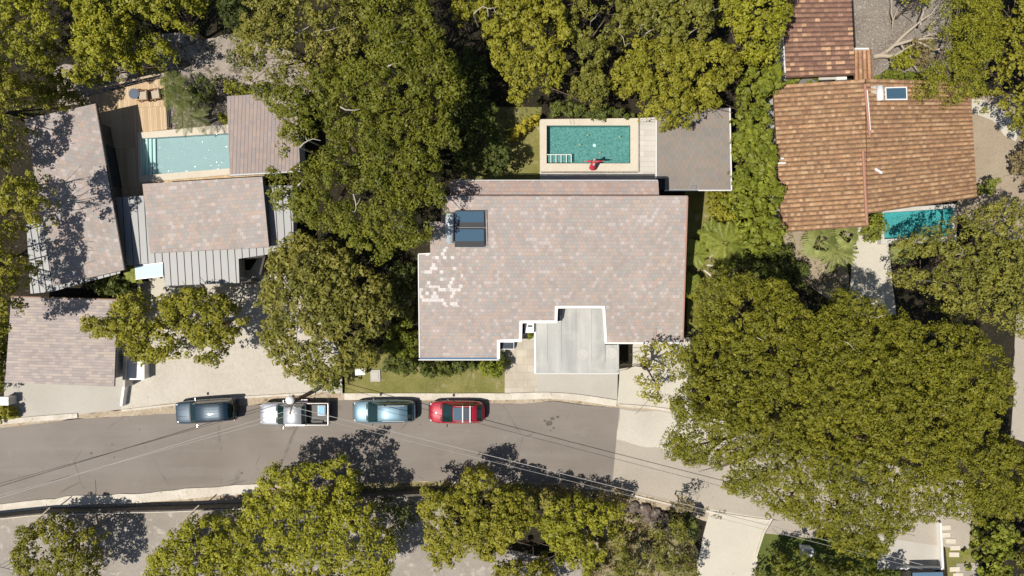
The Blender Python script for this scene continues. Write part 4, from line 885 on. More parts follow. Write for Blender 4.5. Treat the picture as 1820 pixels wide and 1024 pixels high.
# ------------------------------------------------------------------ person at the pool edge
def person(label, c, rz):
    r = thing('person', label, 'person', c, None, rz)
    J = [(0, 0, .92), (0, 0, 1.12), (0, .01, 1.32), (0, .0, 1.46), (0, -.02, 1.56), (0, -.03, 1.66),
         (.10, 0, .86), (.11, -.01, .50), (.10, .02, .09), (.11, -.13, .04), (-.10, 0, .86), (-.11, -.01, .50), (-.10, .02, .09), (-.11, -.13, .04),
         (.17, .0, 1.40), (.41, -.01, 1.39), (.64, -.02, 1.38), (-.17, .0, 1.40), (-.41, -.01, 1.39), (-.64, -.02, 1.38)]
    E = [(0, 1), (1, 2), (2, 3), (3, 4), (4, 5), (0, 6), (6, 7), (7, 8), (8, 9), (0, 10), (10, 11), (11, 12), (12, 13), (2, 14), (14, 15), (15, 16), (2, 17), (17, 18), (18, 19)]
    rad = [.14, .12, .13, .055, .08, .085, .085, .055, .038, .03, .085, .055, .038, .03, .055, .04, .028, .055, .04, .028]
    for s_ in (1, -1):       # palm, four fingers, thumb
        w = 16 if s_ > 0 else 19; x, y, z = J[w]; b = len(J); J.append((x+s_*.07, y, z)); E.append((w, b)); rad.append(.030)
        for k in range(4):
            f = len(J); dx = (.055, .068, .072, .06)[k]; oy = (k-1.5)*.020
            J += [(x+s_*.11, y+oy*1.1, z), (x+s_*(.11+dx), y+oy*1.5, z-.02)]; E += [(b, f), (f, f+1)]; rad += [.010, .008]
        f = len(J); J.append((x+s_*.10, y-.07, z+.005)); E.append((b, f)); rad.append(.010)
    me = bpy.data.meshes.new('body'); me.from_pydata(J, E, []); me.materials.append(M['skin']); o = bpy.data.objects.new('body', me); COL.objects.link(o); o.parent = r
    sk = o.modifiers.new('skin', 'SKIN'); sd = me.skin_vertices[0].data
    for i, q_ in enumerate(rad): sd[i].radius = (q_, q_)
    sd[0].use_root = True; su = o.modifiers.new('sub', 'SUBSURF'); su.levels = 1; su.render_levels = 2
    d = MB(); seg = 20
    prof = [(.27, .24, .30), (.24, .20, .70), (.20, .15, 1.02), (.21, .15, 1.2), (.20, .14, 1.36), (.10, .10, 1.46)]
    vs = [(a_*math.cos(2*math.pi*k/seg)*(1+.05*math.cos(6*math.pi*k/seg)*(z < .9)), b_*math.sin(2*math.pi*k/seg), z) for a_, b_, z in prof for k in range(seg)]
    fs = [(i*seg+k, i*seg+(k+1) % seg, (i+1)*seg+(k+1) % seg, (i+1)*seg+k) for i in range(len(prof)-1) for k in range(seg)]
    d.add(vs, fs); d.build('dress', 'dress_red', r, True, True)
    for s_ in (1, -1): MB().tube([(s_*.15, 0, 1.40), (s_*.32, -.005, 1.395), (s_*.56, -.015, 1.385)], [.082, .075, .07], 12).build('sleeve', 'dress_red', r, True, True)
    MB().box((0, .135, 1.16), (.16, .05, .34)).build('white_highlight', 'highlight_white', r, False, True, .02)  # white highlight on the red dress, laid on as a pale block
    hd = MB().lathe((0, -.01, 1.66), [(.102, -.06), (.112, 0), (.105, .05), (.08, .09), (.04, .112), (.005, .118)], 18).build('hair', 'hair_grey', r, True, True)
    for s_ in (1, -1):
        MB().lathe((s_*.033, -.118, 1.66), [(.0, -.010), (.011, 0), (.0, .010)], 8).build('eye', 'car_trim', r, False, True)
    MB().box((0, -.125, 1.63), (.022, .03, .045)).build('nose', 'skin', r, False, True, .008); MB().box((0, -.110, 1.59), (.045, .01, .012)).build('mouth', 'dress_red', r, False, True)
    return r
person('person in a red dress with arms spread wide standing at the teal pool edge', P(1052.5, 301.5, .752), R(180))
bpy.data.objects['person'].rotation_euler.x = R(17)
# ------------------------------------------------------------------ vegetation
def quads_mesh(name, verts, tint, mat, parent, origin):
    n = len(verts)//4; me = bpy.data.meshes.new(name); me.vertices.add(4*n); me.loops.add(4*n); me.polygons.add(n)
    me.vertices.foreach_set('co', (verts-np.array(origin)).astype(np.float32).ravel())
    me.loops.foreach_set('vertex_index', np.arange(4*n, dtype=np.int32)); me.polygons.foreach_set('loop_start', np.arange(0, 4*n, 4, dtype=np.int32))
    me.polygons.foreach_set('loop_total', np.full(n, 4, np.int32)); me.materials.append(M[mat]); me.update(calc_edges=True)
    at = me.attributes.new('tint', 'FLOAT_COLOR', 'FACE'); c = np.ones((n, 4), np.float32); c[:, :3] = tint; at.data.foreach_set('color', c.ravel())
    o = bpy.data.objects.new(name, me); COL.objects.link(o)
    if parent is not None: o.parent = parent
    else: o.location = origin
    return o
def leaves(cen, nrm, cl, rg, ln, wd, fold=.38):
    """rhombic leaves at cen with rough normals nrm; cl: per-leaf clump tone 0..1"""
    n = len(cen); nr = nrm+rg.normal(0, fold, (n, 3)); nr /= np.linalg.norm(nr, axis=1)[:, None]
    t = rg.normal(0, 1, (n, 3)); t -= (t*nr).sum(1)[:, None]*nr; t /= np.linalg.norm(t, axis=1)[:, None]; b = np.cross(nr, t)
    q__ = np.clip(np.exp(rg.normal(0, .32, n)), .45, 1.9); L = (ln*q__/2)[:, None]; Wd = (wd*q__*rg.uniform(.8, 1.2, n)/2)[:, None]
    v = np.stack([cen-t*L, cen-b*Wd+t*L*.15, cen+t*L, cen+b*Wd+t*L*.15], 1).reshape(-1, 3)
    tint = np.stack([np.clip(cl*.6+rg.random(n)*.4, 0, 1), np.clip(.5+rg.normal(0, .11, n)+(cl-.5)*.22, .15, .9), rg.random(n)], 1)
    return v, tint
def in_poly(x, y, Q):
    ins = np.zeros(len(x), bool); n = len(Q)
    for i in range(n):
        x1, y1 = Q[i]; x2, y2 = Q[(i+1) % n]
        c = ((y1 > y) != (y2 > y)); ins ^= c & (x < (x2-x1)*(y-y1)/(y2-y1+1e-12)+x1)
    return ins
def d_edge(x, y, Q):
    d = np.full(len(x), 1e9); n = len(Q)
    for i in range(n):
        a = np.array(Q[i]); b = np.array(Q[(i+1) % n]); ab = b-a; L = (ab**2).sum()+1e-9
        t = np.clip(((x-a[0])*ab[0]+(y-a[1])*ab[1])/L, 0, 1); d = np.minimum(d, np.hypot(x-a[0]-t*ab[0], y-a[1]-t*ab[1]))
    return d
NTREE = [0]
def tree(label, px, ztop, zedge, mat='leaf_olive', kind='tree', name='tree', lobe=1.2, lobeh=.9, clump=.34, sp=.45, per=58, ln=.165, wd=.10,
         gap=.25, under=.5, thin=(), bark='bark', limbs=7, twigs=(), group=None, base=0.0, skirt=2.2, flat=False, wob=.35, tone=.5, tb=None):
    NTREE[0] += 1; rg = np.random.default_rng(100+NTREE[0]); zm = (ztop+zedge)/2
    Q = [tuple(P(x, y, zm)[:2]) for x, y in px]; xs_, ys_ = [q_[0] for q_ in Q], [q_[1] for q_ in Q]
    x0, x1, y0, y1 = min(xs_), max(xs_), min(ys_), max(ys_)
    def grid(s, j=.45):
        gx, gy = np.meshgrid(np.arange(x0, x1+s, s), np.arange(y0, y1+s, s)); gx = gx.ravel()+rg.uniform(-j, j, gx.size)*s; gy = gy.ravel()+rg.uniform(-j, j, gy.size)*s
        k = in_poly(gx, gy, Q); return gx[k], gy[k]
    lx, ly = grid(lobe*1.05, .5); lr = lobe*rg.uniform(.75, 1.25, len(lx)); lz = rg.uniform(-.5, .5, len(lx))*lobeh; ltone = rg.random(len(lx))
    if len(lx) == 0: lx, ly, lr, lz, ltone = np.array([(x0+x1)/2]), np.array([(y0+y1)/2]), np.array([lobe]), np.array([0.]), np.array([.5])
    cx, cy = grid(sp); de = d_edge(cx, cy, Q); R0 = max(.6, min(x1-x0, y1-y0)*.42)
    D = np.hypot(cx[:, None]-lx, cy[:, None]-ly)/lr; gi = D.argmin(1); g_ = np.clip(1-D.min(1)**2, -.25, 1)
    w_ = np.array([mnoise.noise(Vector((a*.9, b*.9, NTREE[0]*3.7))) for a, b in zip(cx, cy)])
    mg = min(.26, R0*.14); w2_ = np.array([mnoise.noise(Vector((a*.35, b*.35, NTREE[0]*1.3))) for a, b in zip(cx, cy)])
    w3_ = np.array([mnoise.noise(Vector((a*.75, b*.75, NTREE[0]*5.1))) for a, b in zip(cx, cy)])
    keep = de > np.maximum(0, w_*wob*1.6*min(1, R0/1.5)+w2_*wob*2.2*min(1, R0/2.5)+mg)
    keep &= ~((g_ < .22) & (rg.random(len(cx)) < gap*2.4))
    hole = (w3_ > .30) & (rg.random(len(cx)) < min(.9, max(gap*3.2, .65))) & (de > .3); keep &= ~hole
    if not flat:
        u = np.clip(de/R0, 0, 1); z = zedge+(ztop-zedge)*np.sqrt(1-(1-u)**2)
    else: z = np.full(len(cx), ztop)
    z = z+lobeh*1.35*g_+lz[gi]+rg.normal(0, .20, len(cx))
    for (ex, ey, er, pr) in thin:
        p = P(ex, ey, zm); dd = np.hypot(cx-p.x, cy-p.y)/(er/22.0*(H-zm)/H); keep &= ~((dd < 1) & (rg.random(len(cx)) < pr*(1-dd*dd*.5)))
    cx, cy, z, gi, g_, de = cx[keep], cy[keep], z[keep], gi[keep], g_[keep], de[keep]
    # outward/up normals from lobe centres
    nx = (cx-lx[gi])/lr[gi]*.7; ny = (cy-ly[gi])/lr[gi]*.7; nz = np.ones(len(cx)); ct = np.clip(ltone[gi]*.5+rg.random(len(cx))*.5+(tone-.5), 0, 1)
    C = [np.stack([cx, cy, z], 1)]; Nn = [np.stack([nx, ny, nz], 1)]; T = [ct]; cnt = [np.full(len(cx), per)]
    # deeper layers give the crown its thickness
    ccx, ccy = sum(xs_)/len(xs_), sum(ys_)/len(ys_)
    for lay, (dz, fr) in enumerate(((.55, under), (1.2, under*.6), (skirt, under*.45))):
        k = rg.random(len(cx)) < fr; sc = 1-.03*lay
        C.append(np.stack([ccx+(cx[k]-ccx)*sc+rg.normal(0, .2, k.sum()), ccy+(cy[k]-ccy)*sc+rg.normal(0, .2, k.sum()), np.maximum(base+.25, z[k]-dz-rg.uniform(0, .4, k.sum()))], 1))
        Nn.append(np.stack([nx[k]*1.5, ny[k]*1.5, nz[k]], 1)); T.append(ct[k]); cnt.append(np.full(k.sum(), int(per*.55)))
    k = (de < .9) & (rg.random(len(cx)) < .7)          # side foliage hanging at the rim
    for q_ in range(2):
        C.append(np.stack([cx[k], cy[k], np.maximum(base+.25, z[k]-rg.uniform(.3, 1+skirt*.6, k.sum()))], 1)); Nn.append(np.stack([(cx[k]-ccx), (cy[k]-ccy), nz[k]*2], 1)/3); T.append(ct[k]); cnt.append(np.full(k.sum(), int(per*.5)))
    C = np.concatenate(C); Nn = np.concatenate(Nn); T = np.concatenate(T); cnt = np.concatenate(cnt)
    cnt = (cnt*rg.uniform(.7, 1.3, len(cnt))).astype(int); idx = np.repeat(np.arange(len(C)), cnt); n = len(idx)
    d = rg.normal(0, 1, (n, 3)); d /= np.linalg.norm(d, axis=1)[:, None]; rr = clump*rg.uniform(.7, 1.25, len(C))[idx]*rg.uniform(.3, 1, n)**.5
    off = d*rr[:, None]*np.array((1, 1, .62)); off[:, 2] = np.where(off[:, 2] < -.1, off[:, 2]*.5, off[:, 2])
    nn = Nn[idx]*.5+d*1.0+np.array((0, 0, .25))
    v, tint = leaves(C[idx]+off, nn, T[idx], rg, ln, wd)
    tp_ = P(*tb, 0) if tb else Vector((ccx, ccy, 0)); b = (tp_.x, tp_.y, base); r = thing(name, label, kind, b, group)
    quads_mesh('crown', v, tint, mat, r, b)
    if limbs:
        sz = min(x1-x0, y1-y0); tr = max(.05, min(.42, sz*.028)); fork = base+(zm-base)*.45; mb = MB()
        wv = lambda k_: (rg.normal(0, .12*k_), rg.normal(0, .12*k_))
        mb.tube([(b[0], b[1], base-.05), (b[0]+wv(1)[0], b[1]+wv(1)[1], base+(fork-base)*.5), (b[0], b[1], fork)], [tr*1.25, tr, tr*.85], 10); mb.build('trunk', bark, r, True)
        mb = MB(); sel = rg.choice(len(lx), min(limbs, len(lx)), False); f = Vector((b[0], b[1], fork-.1))
        for i in sel:
            e = Vector((lx[i]*.9+ccx*.1, ly[i]*.9+ccy*.1, zedge+lobeh*.2)); mid = f.lerp(e, .5)+Vector((rg.normal(0, .35), rg.normal(0, .35), .35)); m2 = f.lerp(e, .78)+Vector((rg.normal(0, .2), rg.normal(0, .2), .35))
            mb.tube([f, mid, m2, e], [tr*.6, tr*.42, tr*.26, tr*.1], 7)
            for q_ in range(2):
                e2 = e+Vector((rg.normal(0, .9), rg.normal(0, .9), rg.uniform(0, .5))); mb.tube([m2, m2.lerp(e2, .55)+Vector((0, 0, .2)), e2], [tr*.2, tr*.12, .015], 5)
        mb.build('branches', bark, r, True)
    if twigs:
        for pts_, rad_ in twigs:
            mb = MB()
            pp = [P(x, y, ztop+lobeh*.45-.0*i) for i, (x, y) in enumerate(pts_)]
            fine = []
            for a_, b_ in zip(pp[:-1], pp[1:]): fine += [a_, a_.lerp(b_, .5)+Vector((rg.normal(0, .07), rg.normal(0, .07), .05))]
            fine.append(pp[-1]); mb.tube(fine, [rad_*(1-.7*i/(len(fine)-1)) for i in range(len(fine))], 5)
            s_ = pp[0]; mb.tube([s_, s_+Vector((.2, .1, -2.5))], [rad_, rad_*1.3], 5)
            mb.build('bare_branch', 'bark_pale', r, True)
    return r
BIG = dict(lobe=1.25, lobeh=.95, clump=.38, sp=.45, per=64, ln=.15, wd=.092)
tree('great dark green tree spreading between the central house and the main house', [(448, 165), (500, 142), (560, 118), (620, 100), (700, 60), (770, 60), (818, 105), (826, 160), (800, 205), (838, 250), (797, 290), (812, 330), (828, 380), (790, 396), (786, 440), (735, 450), (705, 472), (660, 462), (610, 430), (560, 412), (515, 395), (470, 372), (474, 335), (468, 300), (500, 285), (528, 290), (575, 268), (575, 232), (530, 250), (475, 268), (468, 235), (500, 225), (478, 200), (462, 190)], 10.2, 8.0, 'leaf_dark', gap=.32, limbs=14, twigs=[([(533, 262), (548, 250), (570, 250)], .06), ([(548, 250), (543, 243)], .05), ([(605, 190), (625, 196), (640, 194)], .06), ([(690, 80), (705, 78), (722, 75)], .06), ([(690, 118), (708, 113)], .06), ([(628, 345), (633, 370), (626, 376)], .05), ([(633, 365), (640, 352)], .04), ([(700, 405), (702, 396), (716, 404)], .04), ([(530, 330), (545, 318)], .07)], **BIG)
tree('thinning yellowish olive tree with bare twigs northwest of the great dark tree', [(460, -40), (430, 20), (420, 70), (425, 130), (470, 165), (530, 150), (580, 120), (640, 95), (660, 40), (650, -40)], 8.6, 6.6, 'leaf_brown', lobe=1.5, gap=.25, under=.5, per=44, thin=[(540, 125, 35, .5), (585, 60, 30, .3)], twigs=[([(525, 60), (548, 48), (552, 40)], .04), ([(560, 57), (585, 54), (600, 48)], .04), ([(540, 62), (530, 50)], .03)])
tree('round dark green tree at the top edge behind the great dark tree', [(640, -40), (760, -40), (768, 10), (790, 50), (780, 100), (720, 110), (670, 90), (640, 50)], 9.8, 8.2, 'leaf_dark', **BIG)
tree('slim olive tree at the top edge left of the bright olive tree', [(790, -40), (858, -40), (862, 20), (840, 50), (810, 40), (788, 10)], 6.5, 5.2, 'leaf_olive', gap=.35)
tree('bright olive tree with rounded crown northwest of the teal pool', [(850, 20), (880, -40), (1008, -40), (1014, 40), (1025, 110), (1015, 160), (985, 195), (930, 190), (885, 175), (868, 120), (850, 80), (842, 45)], 7.5, 5.6, 'leaf_olive', lobe=1.3, gap=.3, tone=.65, twigs=[([(842, 25), (858, 12), (878, 14), (885, 26)], .05), ([(866, 14), (868, 30)], .04)])
tree('dull green tree with pale twigs between the bright olive tree and the pavilion tree', [(1012, -40), (1120, -40), (1135, 30), (1120, 80), (1085, 90), (1070, 130), (1085, 170), (1060, 190), (1010, 180), (1020, 120), (1010, 60)], 6.4, 4.6, 'leaf_grey', lobe=1.2, gap=.45, tone=.35, twigs=[([(1104, 40), (1102, 60), (1110, 80), (1120, 76)], .04), ([(1050, 38), (1062, 25), (1068, 20)], .03)])
tree('grey green tree with bare pale branches at the top edge north of the pavilion', [(1130, -40), (1250, -40), (1285, 10), (1270, 70), (1200, 90), (1140, 80), (1115, 40)], 7.4, 5.8, 'leaf_grey', lobe=1.2, gap=.35, twigs=[([(1140, 45), (1158, 35), (1165, 12)], .04), ([(1148, 60), (1163, 52)], .04), ([(1252, 36), (1262, 20), (1280, 14)], .04), ([(1225, 60), (1240, 50)], .03)])
tree('broad olive tree overhanging the north edge of the pavilion roof', [(1085, 110), (1130, 70), (1200, 78), (1270, 70), (1312, 100), (1314, 150), (1300, 190), (1258, 195), (1240, 210), (1218, 226), (1175, 222), (1130, 200), (1125, 165), (1090, 160), (1072, 135)], 6.6, 4.6, 'leaf_olive', lobe=1.3, gap=.25, tone=.6)
tree('bright green tree at the top edge touching the brown tiled outbuilding', [(1250, -40), (1404, -40), (1402, 40), (1390, 60), (1392, 95), (1365, 120), (1330, 118), (1312, 80), (1280, 60), (1285, 20)], 6.8, 5.0, 'leaf_bright', lobe=1.1, gap=.3)
tree('tall dense hedge of large leaves between the pavilion and the terracotta house', [(1318, 128), (1380, 118), (1385, 150), (1368, 190), (1372, 240), (1378, 270), (1388, 320), (1386, 360), (1392, 430), (1375, 455), (1330, 452), (1312, 420), (1312, 330), (1304, 300), (1304, 215), (1318, 170)], 4.6, 4.2, 'leaf_hedge', kind='hedge', name='hedge', lobe=.8, lobeh=.35, clump=.34, sp=.42, per=30, ln=.30, wd=.17, gap=.1, flat=True, skirt=3.0, limbs=5)
tree('low dark shrubbery at the foot of the tall hedge', [(1300, 440), (1400, 440), (1430, 470), (1440, 520), (1380, 500), (1300, 480)], 1.6, 1.0, 'leaf_shrub', kind='shrub', name='shrub', lobe=.7, lobeh=.4, limbs=3, skirt=.8, base=0)
tree('enormous flat topped rain tree covering the lower right with fine feathery foliage', [(1228, 512), (1290, 474), (1398, 478), (1412, 500), (1436, 530), (1500, 516), (1560, 530), (1600, 548), (1640, 566), (1700, 560), (1765, 590), (1780, 612), (1800, 640), (1815, 690), (1800, 740), (1790, 765), (1830, 790), (1870, 830), (1870, 930), (1800, 925), (1760, 935), (1735, 960), (1700, 945), (1640, 945), (1600, 960), (1590, 990), (1560, 1000), (1500, 1000), (1450, 985), (1430, 950), (1400, 928), (1370, 915), (1335, 893), (1300, 885), (1268, 868), (1252, 838), (1196, 828), (1192, 790), (1200, 740), (1190, 715), (1215, 690), (1208, 640), (1222, 560)], 11.5, 8.6, 'leaf_rain', lobe=.85, lobeh=.42, clump=.30, sp=.36, per=54, ln=.145, wd=.07, gap=.10, under=.7, skirt=1.6, limbs=30, wob=.5, tone=.55, thin=[(1385, 872, 30, .12), (1655, 905, 40, .4)], twigs=[([(1345, 600), (1356, 605), (1368, 594)], .03), ([(1560, 565), (1575, 560)], .03), ([(1505, 608), (1518, 622)], .03), ([(1670, 740), (1682, 736)], .04), ([(1488, 618), (1480, 612)], .03)])
tree('grey green fine leaved tree right of the patio beside the turquoise pool', [(1592, 450), (1612, 425), (1650, 405), (1690, 378), (1730, 362), (1790, 350), (1870, 370), (1870, 620), (1800, 600), (1760, 580), (1720, 560), (1670, 560), (1630, 540), (1600, 500)], 8.0, 6.0, 'leaf_grey', lobe=1.2, lobeh=.6, gap=.25, per=44, ln=.15, wd=.09, twigs=[([(1700, 452), (1712, 445), (1706, 438)], .03), ([(1660, 500), (1685, 506)], .03)])
tree('soft feathery bright green bamboo like tree leaning over the terracotta roof from the top edge', [(1688, -40), (1790, -40), (1792, 20), (1775, 70), (1775, 110), (1755, 140), (1748, 175), (1722, 190), (1702, 205), (1672, 195), (1672, 160), (1655, 175), (1640, 192), (1627, 168), (1632, 150), (1648, 138), (1650, 112), (1684, 90), (1690, 40), (1682, 10)], 5.8, 4.8, 'leaf_bright', lobe=1.4, lobeh=.5, clump=.40, sp=.42, per=66, ln=.13, wd=.05, gap=.1, tone=.35)
tree('mottled green tree on the right edge beside the white garden path', [(1790, -40), (1870, -40), (1870, 250), (1815, 225), (1790, 190), (1755, 172), (1762, 130), (1780, 100), (1778, 60), (1792, 10)], 6.4, 4.6, 'leaf_olive', lobe=1.2, gap=.35, tone=.4)
tree('small bright tree at the top edge over the grey gravel court', [(1600, -40), (1665, -40), (1660, 12), (1640, 26), (1618, 18)], 4.5, 3.6, 'leaf_bright', lobe=1.0, gap=.3)
tree('round olive brown leathery leaved tree between the gravel yard and the main house', [(472, 452), (500, 418), (540, 400), (600, 440), (650, 470), (692, 500), (706, 545), (692, 588), (672, 610), (680, 640), (640, 665), (590, 692), (556, 690), (540, 672), (512, 678), (480, 640), (455, 600), (466, 570), (448, 540), (456, 505), (480, 485)], 6.4, 4.2, 'leaf_brown', lobe=1.0, lobeh=.45, clump=.36, sp=.42, per=34, ln=.26, wd=.10, gap=.25)
tree('bushy bright olive tree reaching over the east edge of the garage roof', [(148, 582), (160, 560), (200, 555), (205, 520), (230, 512), (262, 525), (275, 560), (300, 570), (318, 600), (310, 630), (275, 655), (240, 645), (215, 615), (180, 605)], 5.0, 3.6, 'leaf_olive', lobe=.95, lobeh=.6, gap=.25, clump=.38, tone=.65, ln=.2, wd=.1, thin=[(275, 600, 22, .4)])
tree('spreading bright olive tree in the gravel yard south of the seamed metal roof', [(275, 530), (310, 510), (360, 512), (400, 530), (428, 545), (442, 575), (425, 610), (400, 620), (392, 648), (352, 658), (335, 630), (345, 600), (320, 590), (295, 568)], 5.0, 3.8, 'leaf_olive', lobe=.95, lobeh=.6, gap=.3, clump=.38, tone=.6, ln=.2, wd=.1, thin=[(330, 590, 20, .4)])
tree('bright green tree filling the top left corner', [(-60, -40), (90, -40), (125, 10), (120, 60), (80, 80), (100, 110), (60, 125), (20, 110), (-60, 120)], 7.2, 5.4, 'leaf_bright', lobe=1.2, gap=.15, under=.8, tone=.5)
tree('bright clumpy tree along the top edge right of the corner tree', [(100, -40), (230, -40), (238, 30), (225, 70), (190, 110), (140, 90), (128, 40)], 7.0, 5.4, 'leaf_bright', lobe=1.2, gap=.15, under=.8, tone=.5)
tree('wide bright green tree at the top edge above the pale sandy clearing', [(240, -40), (370, -40), (362, 20), (340, 60), (300, 55), (250, 60), (240, 20)], 6.6, 4.8, 'leaf_bright', lobe=1.1, gap=.22, tone=.4)
tree('bright clumpy tree overhanging the rail fence of the plank deck', [(120, 160), (130, 120), (150, 85), (200, 80), (250, 62), (300, 75), (322, 100), (300, 112), (280, 112), (230, 128), (180, 140), (130, 158)], 4.2, 3.0, 'leaf_bright', lobe=1.0, gap=.2, under=.7, tone=.5, thin=[(240, 75, 30, .5), (230, 90, 25, .4)])
tree('dark tree on the left edge below the corner tree', [(-60, 125), (30, 118), (60, 150), (55, 190), (40, 230), (30, 290), (-60, 330)], 7.2, 6.0, 'leaf_olive', lobe=1.1, gap=.3, tone=.35, tb=(-12, 215))
tree('bright green tree overlapping the west edge of the mauve roof', [(12, 340), (40, 302), (75, 310), (90, 340), (106, 358), (102, 385), (82, 405), (50, 400), (25, 385)], 9.0, 7.6, 'leaf_olive', lobe=.95, gap=.35, tone=.7, tb=(8, 380))
tree('olive tree on the left edge beside the seamed metal eaves', [(-60, 330), (5, 325), (28, 390), (50, 415), (52, 450), (35, 500), (50, 530), (40, 550), (10, 590), (-60, 600)], 8.2, 6.8, 'leaf_olive', lobe=1.0, gap=.4, tone=.5, tb=(5, 470))
tree('low shrub in the left edge strip beside the white electricity cabinet', [(-40, 722), (20, 722), (30, 735), (22, 742), (-40, 752)], .8, .5, 'leaf_olive', kind='shrub', name='shrub', lobe=.5, lobeh=.2, clump=.25, sp=.3, limbs=0, skirt=.4)
tree('dark narrow shrub strip along the west wall of the garage', [(-40, 590), (12, 590), (8, 700), (-40, 705)], 1.8, 1.2, 'leaf_olive', kind='shrub', name='shrub', lobe=.7, lobeh=.3, limbs=3, skirt=1, tone=.2)
tree('dense rounded green tree in the dusty yard at the bottom left', [(28, 975), (35, 940), (60, 928), (95, 922), (140, 924), (168, 945), (172, 975), (168, 1010), (180, 1050), (30, 1060)], 4.4, 3.0, 'leaf_olive', lobe=.9, lobeh=.45, gap=.25, tone=.25)
tree('large bright olive tree at the bottom edge casting shade on the road', [(425, 900), (432, 880), (465, 868), (460, 840), (470, 826), (520, 822), (545, 806), (590, 812), (625, 820), (632, 850), (645, 880), (665, 895), (665, 920), (690, 945), (712, 975), (702, 1010), (680, 1060), (400, 1060), (405, 960)], 5.6, 3.9, 'leaf_bright', lobe=1.1, lobeh=.6, gap=.25, tone=.7, clump=.36, sp=.44)
tree('lower bright olive tree left of the large bottom tree above the dusty yard', [(258, 1000), (300, 950), (330, 920), (390, 916), (425, 912), (410, 980), (410, 1060), (250, 1060)], 4.2, 3.0, 'leaf_bright', lobe=1.0, lobeh=.5, gap=.28, tone=.7, clump=.36, sp=.44)
tree('olive tree with round crown south of the road between two patches of shade', [(742, 905), (752, 868), (800, 858), (830, 832), (870, 830), (885, 860), (935, 880), (958, 910), (955, 960), (900, 985), (870, 1000), (845, 985), (800, 1010), (760, 1010), (752, 965)], 4.6, 3.0, 'leaf_olive', lobe=1.0, lobeh=.5, gap=.22, tone=.6, clump=.36, sp=.44)
tree('yellowish bushy tree at the bottom edge right of the round crowned olive tree', [(950, 930), (965, 880), (1040, 888), (1110, 900), (1105, 925), (1072, 940), (1080, 980), (1065, 1020), (1060, 1060), (985, 1060), (1000, 1010), (960, 970)], 3.8, 2.6, 'leaf_bright', lobe=.9, lobeh=.5, gap=.3, tone=.5)
tree('bright bush below the round crowned olive tree at the bottom edge', [(870, 1000), (930, 985), (985, 1000), (985, 1060), (860, 1060)], 3.0, 2.2, 'leaf_olive', kind='shrub', name='shrub', lobe=.8, lobeh=.4, gap=.35, tone=.5, limbs=4)
tree('thin feathery olive tree beside the white driveway at the bottom edge', [(1090, 990), (1120, 955), (1170, 945), (1210, 925), (1238, 960), (1250, 1000), (1238, 1060), (1090, 1060)], 4.0, 2.8, 'leaf_grey', lobe=.9, lobeh=.4, gap=.4, under=.3, tone=.35, ln=.14, wd=.07, twigs=[([(1150, 1012), (1160, 990), (1158, 975)], .03), ([(1160, 990), (1172, 982)], .03)])
tree('sparse twiggy olive bush on the dry slope south of the concrete road', [(1040, 872), (1100, 868), (1120, 895), (1090, 905), (1040, 900)], 1.6, 1.1, 'leaf_dry', kind='shrub', name='shrub', lobe=.7, lobeh=.3, gap=.45, under=.3, per=30, limbs=4, skirt=.7)
tree('brown twiggy thicket beside the road verge left of the boulders', [(900, 866), (1000, 862), (1045, 875), (1040, 905), (980, 895), (920, 885)], 1.5, 1.0, 'leaf_dry', kind='shrub', name='shrub', lobe=.7, lobeh=.4, gap=.5, under=.3, per=26, limbs=4, skirt=.7)
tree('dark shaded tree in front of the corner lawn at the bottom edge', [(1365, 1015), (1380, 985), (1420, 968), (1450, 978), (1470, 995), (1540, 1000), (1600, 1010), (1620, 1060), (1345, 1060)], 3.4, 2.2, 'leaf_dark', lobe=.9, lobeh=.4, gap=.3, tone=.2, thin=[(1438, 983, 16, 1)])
tree('tall clipped hedge of round glossy leaves in the bottom right corner', [(1740, 950), (1770, 922), (1800, 925), (1803, 960), (1800, 1060), (1742, 1060)], 2.6, 2.2, 'leaf_hedge', kind='hedge', name='hedge', lobe=.8, lobeh=.35, ln=.22, wd=.14, per=34, gap=.15, flat=True, limbs=3)
tree('greyish twiggy bush on the right edge below the rain tree', [(1806, 925), (1870, 920), (1870, 1040), (1812, 1040), (1806, 960)], 3.0, 2.2, 'leaf_grey', kind='shrub', name='shrub', lobe=.9, gap=.35, tone=.3, limbs=4)
tree('small airy light green tree in front of the entrance drive beside the carport', [(1100, 640), (1112, 618), (1150, 605), (1180, 600), (1212, 612), (1215, 650), (1205, 680), (1180, 700), (1172, 725), (1150, 715), (1140, 690), (1105, 672)], 5.0, 3.8, 'leaf_olive', lobe=.8, lobeh=.5, gap=.6, under=.25, per=24, clump=.34, sp=.50, ln=.2, wd=.1, tone=.8, thin=[(1180, 670, 40, .35)])
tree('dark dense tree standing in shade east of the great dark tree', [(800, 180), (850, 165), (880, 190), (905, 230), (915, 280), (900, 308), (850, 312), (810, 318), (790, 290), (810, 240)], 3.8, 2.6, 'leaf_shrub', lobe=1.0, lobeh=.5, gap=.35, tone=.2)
tree('yellow flowering bush at the corner of the teal pool lawn', [(905, 240), (920, 222), (940, 205), (958, 200), (966, 208), (950, 222), (930, 238), (912, 250)], 1.5, 1.0, 'leaf_yellow', kind='shrub', name='shrub', lobe=.5, lobeh=.3, clump=.25, sp=.34, gap=.35, ln=.15, wd=.1, limbs=3, skirt=.6)
tree('dark shaded woodland undergrowth shrub behind the bright olive tree', [(800, 90), (870, 100), (880, 180), (800, 180)], 2.2, 1.5, 'leaf_shrub', kind='shrub', name='shrub', lobe=.9, gap=.4, tone=.1, limbs=3)
